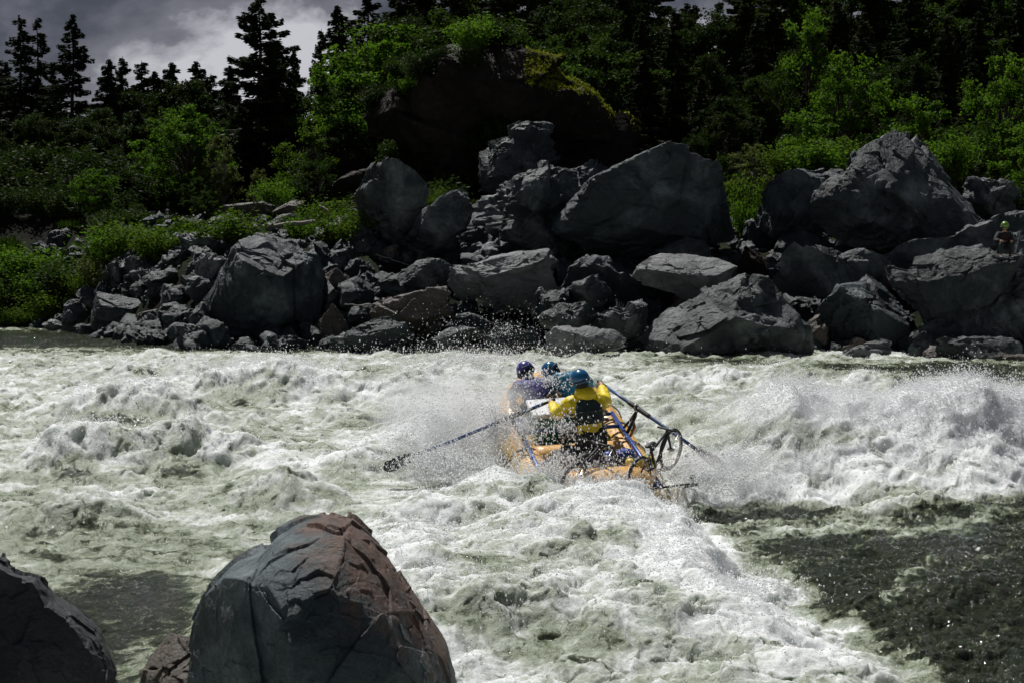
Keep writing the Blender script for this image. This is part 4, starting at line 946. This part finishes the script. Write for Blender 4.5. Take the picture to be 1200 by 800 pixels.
for y in (-.15, 1.0): to_mesh('thwart', tube([(-.62, y, .34), (.62, y, .34)], .19, 16, samples=8), M_YEL, raft)
bm_obj('floor', rbox((0, 0, .10), (1.15, 3.3, .09), .04), M_DKGREY, raft)
# straps and patches seen on the near side of the tube
for y in (-1.1, -.2, .55, 1.25):
    for s in (-1, 1):
        a_ = np.linspace(-.3, 1.05 * np.pi, 16); p_ = np.stack([s * (.70 + .262 * np.cos(a_)), np.full(16, y), .28 + .262 * np.sin(a_)], 1)
        to_mesh('strap', tube(p_, .013, 6), M_GREYW, raft)
for s in (-1, 1):
    q = np.linspace(-1.5, 1.5, 40); to_mesh('grab_line', tube(np.stack([np.full(40, s * .965), q, .34 - .06 * np.abs(np.sin(q * 3.4))], 1), .010, 5), M_DKGREY, raft)
to_mesh('carry_handle', tube([(-.955, 1.05, .35), (-.99, 1.12, .42), (-.99, 1.3, .44), (-.955, 1.37, .37)], .02, 8, samples=12), M_DKGREY, raft)
bm_obj('tube_patch', rbox((-.70, .95, .537), (.30, .5, .012), .005), M_DKGREY, raft)
frame = to_mesh('rowing_frame', merge([tube([(s * .70, -1.95, .60), (s * .70, .75, .60)], .030, 10, samples=3) for s in (-1, 1)] +
    [tube([(-.72, y, .60), (.72, y, .60)], .028, 10, samples=3) for y in (-1.9, -.95, .22, .72)]), M_BLUE, raft)
for s in (-1, 1):
    to_mesh('oar_tower', merge([tube([(s * .70, -.12, .60), (s * .84, -.05, .84)], .024, 8, samples=3), tube([(s * .70, .10, .60), (s * .84, -.01, .84)], .018, 8, samples=3), tube([(s * .84, -.03, .80), (s * .86, -.03, .93)], .022, 8, samples=3)]), M_BLK, frame)
to_mesh('lashing', tube([(.74, -.18, .60), (.82, -.10, .70), (.80, -.02, .80), (.88, .0, .90), (.84, .02, .95)], .022, 8, samples=16), M_ORNG, raft)

# cooler, seat box
t = empty('cooler'); place(t); tag(t, 'green cooler with a broad white lid in front of the rower', 'cooler')
bm_obj('body', rbox((-.02, .52, .56), (.98, .56, .46), .04), M_GRN, t); bm_obj('lid', rbox((-.02, .52, .82), (1.02, .64, .07), .03), M_WHITE, t)
t = empty('dry_box'); place(t); tag(t, 'black box the rower in yellow sits on', 'box')
bm_obj('body', rbox((0, -.72, .42), (.85, .40, .42), .03), M_BLK, t); bm_obj('cushion', rbox((0, -.72, .655), (.6, .38, .05), .02), M_DKGREY, t)

# people
def skin(name, joints, edges, mat, parent, sub=2, root=None):
    me = bpy.data.meshes.new(name); keys = list(joints); ix = {k_: i for i, k_ in enumerate(keys)}
    me.from_pydata([joints[k_][0] for k_ in keys], [(ix[a], ix[b_]) for a, b_ in edges], []); o = bpy.data.objects.new(name, me); COL.objects.link(o)
    o.modifiers.new('s', 'SKIN')
    for k_ in keys:
        d_ = me.skin_vertices[0].data[ix[k_]]; r_0 = joints[k_][1]; d_.radius = (r_0, r_0) if np.isscalar(r_0) else r_0; d_.use_root = (k_ == (root or keys[0]))
    ss_ = o.modifiers.new('u', 'SUBSURF'); ss_.levels = sub; ss_.render_levels = sub
    dg = bpy.context.evaluated_depsgraph_get(); dg.update(); m2 = bpy.data.meshes.new_from_object(o.evaluated_get(dg)); m2.name = name
    bpy.data.objects.remove(o); m2.polygons.foreach_set('use_smooth', [True] * len(m2.polygons)); return link(name, m2, mat, parent)
Vv = lambda *a: Vector(a)
def lerp(a, b_, t_): return Vector(a) * (1 - t_) + Vector(b_) * t_

def person(label, M, pel, chest, neck, head, look, shoulders, elbows, hands, knees, feet, helmet, jacket, vest, trousers, group=None, grip=None, hood=False, vestz=(.12, .92)):
    """all joints in the frame of M; lists are (left, right)"""
    root = empty('person'); root.matrix_world = M; tag(root, label, 'person', group)
    look = Vector(look).normalized(); up = (Vector(head) - Vector(neck)).normalized(); side_ = look.cross(up).normalized()
    J = {'pel': (pel, .13), 'belly': (lerp(pel, chest, .5), .125), 'chest': (chest, .145), 'neck': (neck, .055), 'head': (head, (.085, .095)),
         'crown': (Vector(head) + up * .085, .07), 'nose': (Vector(head) + look * .105 - up * .01, .018), 'chin': (Vector(head) + look * .06 - up * .075, .04),
         'ear_l': (Vector(head) - side_ * .088, .018), 'ear_r': (Vector(head) + side_ * .088, .018)}
    E = [('pel', 'belly'), ('belly', 'chest'), ('chest', 'neck'), ('neck', 'head'), ('head', 'crown'), ('head', 'nose'), ('head', 'chin'), ('head', 'ear_l'), ('head', 'ear_r')]
    for i, s in enumerate('lr'):
        J['sh' + s] = (shoulders[i], .058); J['el' + s] = (elbows[i], .042); J['wr' + s] = (lerp(elbows[i], hands[i], .88), .028); J['pm' + s] = (hands[i], .034)
        E += [('chest', 'sh' + s), ('sh' + s, 'el' + s), ('el' + s, 'wr' + s), ('wr' + s, 'pm' + s)]
        J['hp' + s] = (Vector(pel) + side_ * (-.10 if i == 0 else .10), .095); J['kn' + s] = (knees[i], .062); J['an' + s] = (feet[i], .042); J['to' + s] = (Vector(feet[i]) + look * .16 - Vv(0, 0, .03), .035)
        E += [('pel', 'hp' + s), ('hp' + s, 'kn' + s), ('kn' + s, 'an' + s), ('an' + s, 'to' + s)]
        # four fingers curled round what is held, and a thumb
        fw = (Vector(hands[i]) - Vector(elbows[i])).normalized(); ga_ = Vector(grip[i]).normalized() if grip else side_; dn = fw.cross(ga_).normalized()
        if dn.z > 0: dn = -dn
        for k_ in range(4):
            b0 = Vector(hands[i]) + ga_ * (k_ - 1.5) * .021 + fw * .02; ln_ = [.036, .042, .040, .032][k_]
            ks = ['f%d%d%s' % (k_, j, s) for j in range(3)]
            J[ks[0]] = (b0 + fw * ln_ * .7, .010); J[ks[1]] = (b0 + fw * ln_ * .9 + dn * ln_ * .8, .009); J[ks[2]] = (b0 + fw * ln_ * .1 + dn * ln_ * 1.3, .008)
            E += [('pm' + s, ks[0]), (ks[0], ks[1]), (ks[1], ks[2])]
        J['t0' + s] = (Vector(hands[i]) - ga_ * .035 + fw * .0 + dn * .01, .012); J['t1' + s] = (Vector(hands[i]) - ga_ * .028 + fw * .03 + dn * .035, .010); E += [('pm' + s, 't0' + s), ('t0' + s, 't1' + s)]
    skin('body', J, E, M_SKIN, root, 1)
    # jacket: torso and sleeves, slack over the body, a skirt below the vest
    JJ = {'a': (pel, (.185, .165)), 'b': (lerp(pel, chest, .5), .165), 'c': (chest, (.20, .165)), 'd': (lerp(chest, neck, .75), .085)}
    EE = [('a', 'b'), ('b', 'c'), ('c', 'd')]
    for i, s in enumerate('lr'):
        JJ['s' + s] = (shoulders[i], .100); JJ['u' + s] = (lerp(shoulders[i], elbows[i], .55), .100); JJ['e' + s] = (elbows[i], .094); JJ['m' + s] = (lerp(elbows[i], hands[i], .55), .080); JJ['w' + s] = (lerp(elbows[i], hands[i], .84), .042)
        EE += [('c', 's' + s), ('s' + s, 'u' + s), ('u' + s, 'e' + s), ('e' + s, 'm' + s), ('m' + s, 'w' + s)]
    jo = skin('jacket', JJ, EE, jacket, root, 3)
    n_ = len(jo.data.vertices); cv_ = np.empty(n_ * 3, np.float32); jo.data.vertices.foreach_get('co', cv_); cv_ = cv_.reshape(-1, 3); nv_ = np.empty(n_ * 3, np.float32); jo.data.vertices.foreach_get('normal', nv_); nv_ = nv_.reshape(-1, 3)
    fold = fbm3((cv_ * np.array([9, 9, 15.])).astype(float) + 3.1 * n_, 3, .5, mode='r'); cv_ += nv_ * (0.016 * (fold - .4))[:, None].astype(np.float32); jo.data.vertices.foreach_set('co', cv_.ravel()); jo.data.update()
    if hood:
        hb = Vector(neck) - look * .06 + up * .0
        bm_obj('hood', ellipsoid(hb, (.15, .13, .085), (0.25, 0, Vector((look.x, look.y)).angle_signed(Vector((0, 1))) if False else 0), 3), jacket, root)
    KK = {'p': (Vector(pel) + Vv(0, 0, -.01), (.155, .15))}; KE = []
    for i, s in enumerate('lr'):
        KK['h' + s] = (Vector(pel) + side_ * (-.10 if i == 0 else .10), .115); KK['k' + s] = (knees[i], .085); KK['n' + s] = (lerp(knees[i], feet[i], .92), .058)
        KE += [('p', 'h' + s), ('h' + s, 'k' + s), ('k' + s, 'n' + s)]
    skin('trousers', KK, KE, trousers, root, 2)
    for i in range(2):
        bm_obj('shoe', ellipsoid(Vector(feet[i]) + look * .06 - Vv(0, 0, .03), (.05, .13, .045)), M_BLK, root)
    if vest is not None:
        v0, v1 = lerp(pel, chest, vestz[0] + .22), lerp(pel, chest, 1.15)
        vo = skin('life_jacket', {'a': (v0, (.225, .21)), 'b': (lerp(v0, v1, .5), (.24, .225)), 'c': (v1, (.215, .19)),
                             'sl': (lerp(shoulders[0], neck, .45), .085), 'sr': (lerp(shoulders[1], neck, .45), .085)}, [('a', 'b'), ('b', 'c'), ('c', 'sl'), ('c', 'sr')], vest, root, 2)
        for tz in (.30, .62):
            c_ = lerp(v0, v1, tz); tv, tf = ring((0, 0, 0), (1, 0, 0), .262, .012, 36, 6); tv = tv[:, [0, 2, 1]]
            ax_ = (Vector(v1) - Vector(v0)).normalized(); Rt = np.array(ax_.to_track_quat('Z', 'Y').to_matrix()); to_mesh('belt', (tv @ Rt.T + np.array(c_), tf), M_DKGREY, vo)
    bm_obj('hair', ellipsoid(Vector(head) - look * .022 - up * .03, (.094, .098, .10)), M_TROU, root)
    q_ = up.to_track_quat('Z', 'Y').to_euler()
    he = bm_obj('helmet', ellipsoid(Vector(head) + up * .035 - look * .012, (.128, .142, .135), tuple(q_), 3, zmin=-.45), helmet, root)
    he.data.update()
    tv, tf = ring((0, 0, 0), (1, 0, 0), .126, .010, 36, 6); tv = tv[:, [0, 2, 1]]; Rt = np.array(up.to_track_quat('Z', 'Y').to_matrix())
    to_mesh('rim', (tv * np.array([1, 1.1, 1]) @ Rt.T + np.array(Vector(head) + up * .0 - look * .012), tf), M_BLK, he)
    return root

RMi = RM.inverted()
lockL, lockR = RM @ Vv(-.86, -.03, .95), RM @ Vv(.86, -.03, .95)
dL = Vv(-.83, -.46, -.285).normalized(); dR = Vv(.64, -.66, -.41).normalized()
gL = RMi @ (lockL - dL * .62); gR = RMi @ (lockR - dR * .72); gaL = (RMi.to_3x3() @ dL); gaR = (RMi.to_3x3() @ dR)
person('rower in a yellow hooded jacket, dark life vest and blue helmet pulling both oars', RM,
       (.08, -.68, .80), (.06, -.50, 1.16), (.03, -.40, 1.36), (.0, -.35, 1.50), (-.35, .93, -.1), [(-.16, -.46, 1.26), (.27, -.44, 1.25)],
       [(-.30, -.28, 1.02), (.40, -.14, 1.10)], [tuple(gL), tuple(gR)], [(-.14, -.18, .80), (.24, -.16, .80)], [(-.18, .08, .42), (.26, .08, .42)],
       M_HELM, M_JKT, M_PFD, M_TROU, grip=[gaL, gaR], hood=True)
person('crouching passenger with a purple helmet and purple blue jacket in the bow', RM,
       (-.34, .98, .66), (-.37, 1.20, .86), (-.38, 1.36, .97), (-.41, 1.47, 1.04), (-.1, .9, -.45), [(-.56, 1.24, .92), (-.18, 1.24, .92)],
       [(-.62, 1.30, .78), (-.14, 1.34, .80)], [(-.64, 1.50, .66), (-.16, 1.52, .66)], [(-.46, 1.30, .60), (-.26, 1.32, .60)], [(-.46, 1.20, .22), (-.26, 1.22, .22)],
       M_PURP, M_PJKT, None, M_TROU)
person('crouching passenger in a teal jacket and dark vest beside the purple helmeted one', RM,
       (.24, 1.02, .70), (.20, 1.26, .90), (.08, 1.38, .97), (-.03, 1.46, 1.02), (-.3, .85, -.4), [(.02, 1.26, 1.0), (.38, 1.24, .98)],
       [(-.06, 1.36, .80), (.50, 1.34, .82)], [(-.04, 1.54, .68), (.52, 1.52, .68)], [(.10, 1.38, .60), (.34, 1.36, .60)], [(.10, 1.26, .22), (.34, 1.24, .22)],
       M_HELM, M_TEAL, None, M_TROU)

# oars
def oar(lock, d_, inner, outer, label):
    t_ = empty('oar', lock); t_['label'] = label; t_['category'] = 'oar'; d_ = np.array(d_)
    P_ = lambda s: d_ * s
    to_mesh('shaft', tube([P_(-inner + .12), P_(outer)], .024, 10, samples=6), M_SHAFT, t_)
    to_mesh('grip', tube([P_(-inner - .07), P_(-inner + .12)], .021, 10, samples=4), M_BLK, t_)
    to_mesh('sleeve', tube([P_(-.16), P_(-.155), P_(.26), P_(.265)], [.027, .033, .033, .027], 10, samples=12), M_BLK, t_)
    to_mesh('oarlock', ring((0, 0, 0), np.cross(d_, [0, 0, 1.]), .045, .012, 20, 6), M_STEEL, t_)
    sd_ = np.cross(d_, [0, 0, 1.]); sd_ /= np.linalg.norm(sd_); up_ = np.cross(sd_, d_)
    Lb = .62; q = np.linspace(0, 1, 14); w_ = .085 * np.clip(np.sin(np.pi * np.clip(q * .62 + .06, 0, 1)), .25, 1) * sstep(-.02, .12, 1.02 - q)
    vv = []
    for i in range(14):
        c_ = P_(outer - .04 + Lb * q[i]); th_ = .012 * (1 - q[i]) + .005
        for a_, b_ in ((-1, 0), (-.6, .7), (0, 1), (.6, .7), (1, 0), (.6, -.7), (0, -1), (-.6, -.7)): vv.append(c_ + up_ * w_[i] * a_ + sd_ * th_ * b_)
    idx_ = np.arange(14 * 8).reshape(14, 8); ff = [tuple(x) for x in np.stack([idx_[:-1], np.roll(idx_, -1, 1)[:-1], np.roll(idx_, -1, 1)[1:], idx_[1:]], -1).reshape(-1, 4)] 
    bl = to_mesh('blade', (np.array(vv), np.array(ff)), M_BLK, t_); return t_
oar(lockL, dL, .62, 1.42, 'left hand oar reaching over foam with its black blade showing')
oar(lockR, dR, .72, 1.12, 'oar on the far side of the rower angled down into the water')

# bicycle across the stern
def wheel(c, ax, r_, parent, name='wheel'):
    w_ = to_mesh(name, merge([ring(c, ax, r_ * .89, .011, 44, 6), tube([np.array(c) - np.cross(np.array(ax) / np.linalg.norm(ax), [0, 0, 1.]) * .045, np.array(c) + np.cross(np.array(ax) / np.linalg.norm(ax), [0, 0, 1.]) * .045], .022, 8, samples=2)]), M_STEEL, parent)
    to_mesh('tyre', ring(c, ax, r_ * .97, r_ * .085, 48, 8), M_BLK, w_)
    axn = np.array(ax, float) / np.linalg.norm(ax); sp = []
    for k_ in range(18):
        a_ = 2 * np.pi * k_ / 18; sp.append(tube([np.array(c), np.array(c) + (axn * np.cos(a_) + np.array([0, 0, 1.]) * np.sin(a_)) * r_ * .88], .0022, 3, samples=2))
    to_mesh('spokes', merge(sp), M_STEEL, w_); return w_
U3 = np.array([0, 0, 1.])
def bicycle(wr_, wl_, r_, label):
    bk = empty('bicycle'); place(bk); tag(bk, label, 'bicycle', 'bicycles lashed across the stern')
    wr_, wl_ = np.array(wr_), np.array(wl_); ax = wr_ - wl_; ax[2] = 0; axn = ax / np.linalg.norm(ax)
    wheel(wr_, axn, r_, bk); wheel(wl_, axn, r_, bk)
    mid = (wr_ + wl_) / 2; bbk = mid - U3 * .06; seat_ = mid + U3 * .26 - axn * .12; headt = wr_ * .72 + mid * .28 + U3 * .30
    to_mesh('frame', merge([tube([bbk, seat_], .017, 8, samples=3), tube([bbk, headt - U3 * .08], .020, 8, samples=3), tube([seat_ - U3 * .08, headt], .017, 8, samples=3), tube([wl_, bbk], .012, 8, samples=3), tube([wl_, seat_ - U3 * .08], .011, 8, samples=3)]), M_BLK, bk)
    to_mesh('fork', tube([wr_, headt + U3 * .02], .015, 8, samples=3), M_BLK, bk)
    sd3 = np.cross(axn, U3); to_mesh('handlebar', tube([headt + U3 * .03 - sd3 * .14, headt + U3 * .03 + sd3 * .14], .014, 8, samples=5), M_BLK, bk)
    bm_obj('saddle', ellipsoid(seat_ + U3 * .03, (.11, .05, .03), (0, 0, math.atan2(axn[1], axn[0]))), M_BLK, bk)
    to_mesh('crank', merge([tube([bbk + sd3 * .06, bbk + sd3 * .07 + axn * .13 - U3 * .08], .012, 6, samples=3), tube([bbk - sd3 * .06, bbk - sd3 * .07 - axn * .13 + U3 * .08], .012, 6, samples=3), ring(bbk + sd3 * .05, axn, .075, .008, 24, 5)]), M_STEEL, bk)
bicycle((.98, -1.38, .86), (.42, -1.92, .74), .265, 'folding black bicycle with one wheel sticking out beyond the right side of the stern')
bicycle((.04, -1.60, .80), (-.42, -1.98, .74), .265, 'black bicycle half buried in white splash at the left of the stern')

def bag(label, c, L_, r_, rz, mat, name='dry_bag'):
    t_ = empty(name); place(t_, RM @ Matrix.Translation(c) @ Matrix.Rotation(rz, 4, 'Z')); tag(t_, label, 'bag')
    q = np.linspace(-1, 1, 28); prof = r_ * (1 - np.abs(q) ** 8) ** .35 * (1 + .03 * np.sin(q * 17)); prof[0] = prof[-1] = .35 * r_
    to_mesh('bag', tube(np.stack([q * L_ / 2, 0 * q, .015 * np.sin(q * 5)], 1), prof, 16), mat, t_)
    for s in (-.55, .5):
        a_ = np.linspace(0, 2 * np.pi, 20); to_mesh('strap', tube(np.stack([np.full(20, s * L_ / 2), (r_ + .008) * np.cos(a_), (r_ + .008) * np.sin(a_)], 1), .009, 5), M_BLK, t_)
bag('yellow roll of dry bag tied on the stern beside the bicycle wheel', (.52, -1.62, .80), .40, .085, .15, M_BAGY)
bag('dark blue dry bag tied behind the rower', (.32, -1.28, .76), .42, .10, .1, M_BAGB)
bag('black duffel bag lashed at the stern, soaked by the splash', (.05, -1.65, .62), .75, .17, .05, M_DKGREY, 'duffel_bag')
bag('small black bag wedged at the left side behind the seat box', (-.38, -1.12, .62), .42, .14, .3, M_BLK, 'duffel_bag')
cp = empty('camera_pole'); place(cp); tag(cp, 'thin black pole with a tiny camera sticking out over the stern', 'camera pole')
to_mesh('pole', tube([(.05, -2.10, .62), (1.14, -1.92, .60)], .014, 8, samples=4), M_BLK, cp)
hd = bm_obj('camera_body', rbox((1.12, -1.92, .69), (.065, .04, .055), .008), M_BLK, cp); to_mesh('lens', tube([(1.12, -1.94, .69), (1.12, -1.955, .69)], .016, 10, samples=2), M_STEEL, hd)
to_mesh('mount', tube([(1.12, -1.92, .60), (1.12, -1.92, .67)], .012, 6, samples=2), M_BLK, cp)
to_mesh('foot', tube([(1.02, -1.94, .575), (1.20, -1.90, .575)], .02, 6, samples=2), M_BLK, cp)

# watcher on the rocks
wp = at(1158, 298, 46.0)
deps = bpy.context.evaluated_depsgraph_get(); hit = scene.ray_cast(deps, Vector((wp.x, 44.6, 12)), Vector((0, 0.04, -1)))
best = None
for yy in np.linspace(43.5, 48.5, 26):
    hh = scene.ray_cast(deps, Vector((wp.x, yy, 12)), Vector((0, 0, -1)))
    if hh[0]:
        py_ = float(project(np.array(wp.x), np.array(yy), np.array(hh[1].z))[1])
        if (best is None or best[0] > 8) and (best is None or abs(py_ - 303) < best[0]): best = (abs(py_ - 303), hh[1].copy())
WM = Matrix.Translation(best[1] + Vv(0, -.1, .10)) @ Matrix.Rotation(R(175), 4, 'Z') @ Matrix.Scale(.9, 4)
person('person in a lime green helmet and dark clothes sitting on the rocks at the right', WM,
       (0, 0, .12), (0, .10, .50), (0, .13, .70), (0, .17, .84), (0, 1, -.2), [(-.19, .10, .60), (.19, .10, .60)], [(-.28, .24, .38), (.28, .24, .38)], [(-.16, .44, .40), (.16, .44, .40)],
       [(-.16, .44, .34), (.16, .44, .34)], [(-.17, .50, -.08), (.17, .50, -.08)], M_LIME, plain('dark_jacket_cloth', (.008, .009, .012), .8), M_REDP, M_TROU)

# ------------------------------------------------------------------ spray
rs = np.random.default_rng(123)
DS = NT('spray_droplets'); d1 = DS.n('BsdfPrincipled'); DS.set(d1, 'Base Color', (.96, .97, .98)); DS.set(d1, 'Roughness', .3)
t1_ = DS.n('BsdfTranslucent'); DS.set(t1_, 'Color', (.97, .98, .99)); x1 = DS.n('MixShader'); x1.inputs[0].default_value = .55
DS.t.links.new(d1.outputs[0], x1.inputs[1]); DS.t.links.new(t1_.outputs[0], x1.inputs[2]); DS.t.links.new(x1.outputs[0], DS.out.inputs[0])
OCT = np.array([(1, -.58, -.35), (-1, -.58, -.35), (0, 1.15, -.35), (0, 0, 1.2)], float)
OF = np.array([(0, 2, 3), (2, 1, 3), (1, 0, 3), (0, 1, 2)])
def drops(name, c, s, label=None):
    n = len(c); st = np.ones((n, 1, 3)); st[:, 0, 2] = rs.uniform(.8, 1.8, n)
    v = (c[:, None] + OCT[None] * s[:, None, None] * st).reshape(-1, 3)
    f = (OF[None] + 4 * np.arange(n)[:, None, None]).reshape(-1, 3); o = link(name, np_mesh(name, v, f, True), DS.m); tag(o, kind='stuff'); return o
# over the broken water, thick on the crests
m0 = (np.abs(river_X) < 0.36 * river_Y + .5) & (river_Y > 9) & (river_Y < 44)
w0 = river_F ** 3 * m0 * np.maximum(river_Y, 1) ** 1.2 * (0.15 + np.clip(river_H - 0.25, 0, 1.2) * 1.6); w0 = (w0 / w0.sum()).ravel()
N0 = 240000; pk = rs.choice(w0.size, N0, p=w0); hh_ = rs.exponential(.035, N0) * (.4 + 1.5 * np.clip(river_H.ravel()[pk], 0, 1))
c0 = np.stack([river_X.ravel()[pk], river_Y.ravel()[pk], river_H.ravel()[pk]], 1) + rs.normal(size=(N0, 3)) * np.array([.03, .04, .01]); c0[:, 2] += hh_
drops('spray', c0, np.clip(rs.exponential(.0028, N0) + .0015, 0, .013) * (c0[:, 1] / 20) ** .6)
# bursts: centre, spread, count, height
def burst(px, py, d, sx, sy, sz, n, smin=.0025, smean=.0030, upb=0.0):
    c = at(px, py, d); u = rs.normal(size=(n, 3)); L = np.abs(rs.normal(size=n)) ** .8
    p = np.array(c) + u / np.linalg.norm(u, axis=1)[:, None] * L[:, None] * np.array([sx, sy, sz]); p[:, 2] += upb * rs.exponential(1, n)
    # ragged: keep where a noise field is high
    k_ = noise3(p * 3.2) + .35 * noise3(p * 9) > rs.uniform(-.5, .25, n); return p[k_], np.clip(rs.exponential(smean, k_.sum()) + smin, 0, .016)
bs = [burst(525, 490, 21.6, .75, .7, .42, 20000), burst(580, 500, 21.0, .30, .5, .42, 9000), burst(520, 540, 20.2, .7, .6, .25, 22000), burst(640, 560, 19.4, .75, .35, .28, 16000), burst(615, 505, 20.3, .35, .3, .35, 2500),
      burst(700, 575, 19.2, .6, .3, .18, 9000), burst(690, 545, 19.5, .6, .3, .25, 1700, .004, .005), burst(660, 500, 20.4, .6, .3, .35, 1100, .004, .005), burst(640, 445, 22.3, .5, .5, .22, 1500, .004, .004),
      burst(590, 385, 24.5, 1.3, .9, .36, 2000, .0015, .0022), burst(560, 420, 24.0, 1.5, .8, .20, 11000), burst(830, 560, 19.8, .5, .5, .15, 9000), burst(1000, 480, 21.6, 1.9, .7, .22, 15000), burst(1150, 480, 21.6, 1.3, .6, .25, 8000),
      burst(860, 540, 20.2, .9, .5, .25, 14000), burst(300, 425, 33, 4, 2, .2, 8000, .004, .004), burst(650, 620, 16.8, 1.0, .6, .14, 14000), burst(850, 690, 13.6, .5, .5, .10, 8000)]
bs = [(p[ok_], s_[ok_]) for p, s_ in bs for ok_ in [np.ones(len(p), bool)]]
drops('splash', np.concatenate([b_[0] for b_ in bs]), np.concatenate([b_[1] for b_ in bs]))

# fine mist hanging over the broken water: closed volumes with a ragged density
def mist(c, size, dens, rz=0.0, seed=0.0, label=None):
    v, f = cube_sphere(12); o = link('mist', np_mesh('mist', v, f)); o.location = c; o.scale = size; o.rotation_euler = (0, 0, rz)
    m = NT('fine_mist'); co = m.objco(); g = m.n('TexGradient', gradient_type='SPHERICAL'); m.t.links.new(co, g.inputs[0])
    mpn = m.n('Mapping'); m.t.links.new(co, mpn.inputs[0]); mpn.inputs['Location'].default_value = (seed, seed, 0); mpn.inputs['Scale'].default_value = tuple(size)
    nz = m.noise(2.2, 4, 0.65, vec=mpn.outputs[0], dist=0.3)
    dn_ = m.math('MULTIPLY', m.ramp(nz, [(0.38, 0.0), (0.66, 1.0)]), m.ramp(g.outputs['Fac'], [(0.0, 0.0), (0.55, 1.0)]))
    vol = m.n('VolumePrincipled'); m.set(vol, 'Color', (.97, .98, .99)); m.set(vol, 'Density', m.math('MULTIPLY', dn_, dens)); m.set(vol, 'Anisotropy', 0.35)
    m.t.links.new(vol.outputs[0], m.out.inputs['Volume']); o.data.materials.append(m.m); tag(o, kind='stuff'); return o
mist(at(535, 490, 21.6), (1.35, 1.0, .75), 3.6, 0, 1.0)
mist(at(640, 575, 19.3), (1.2, .5, .40), 3.0, 0, 2.0)
mist(at(1010, 490, 21.3), (3.2, 1.0, .55), 1.0, 0, 3.0)
mist(at(840, 550, 20.0), (1.2, .7, .35), 2.0, 0, 4.0)
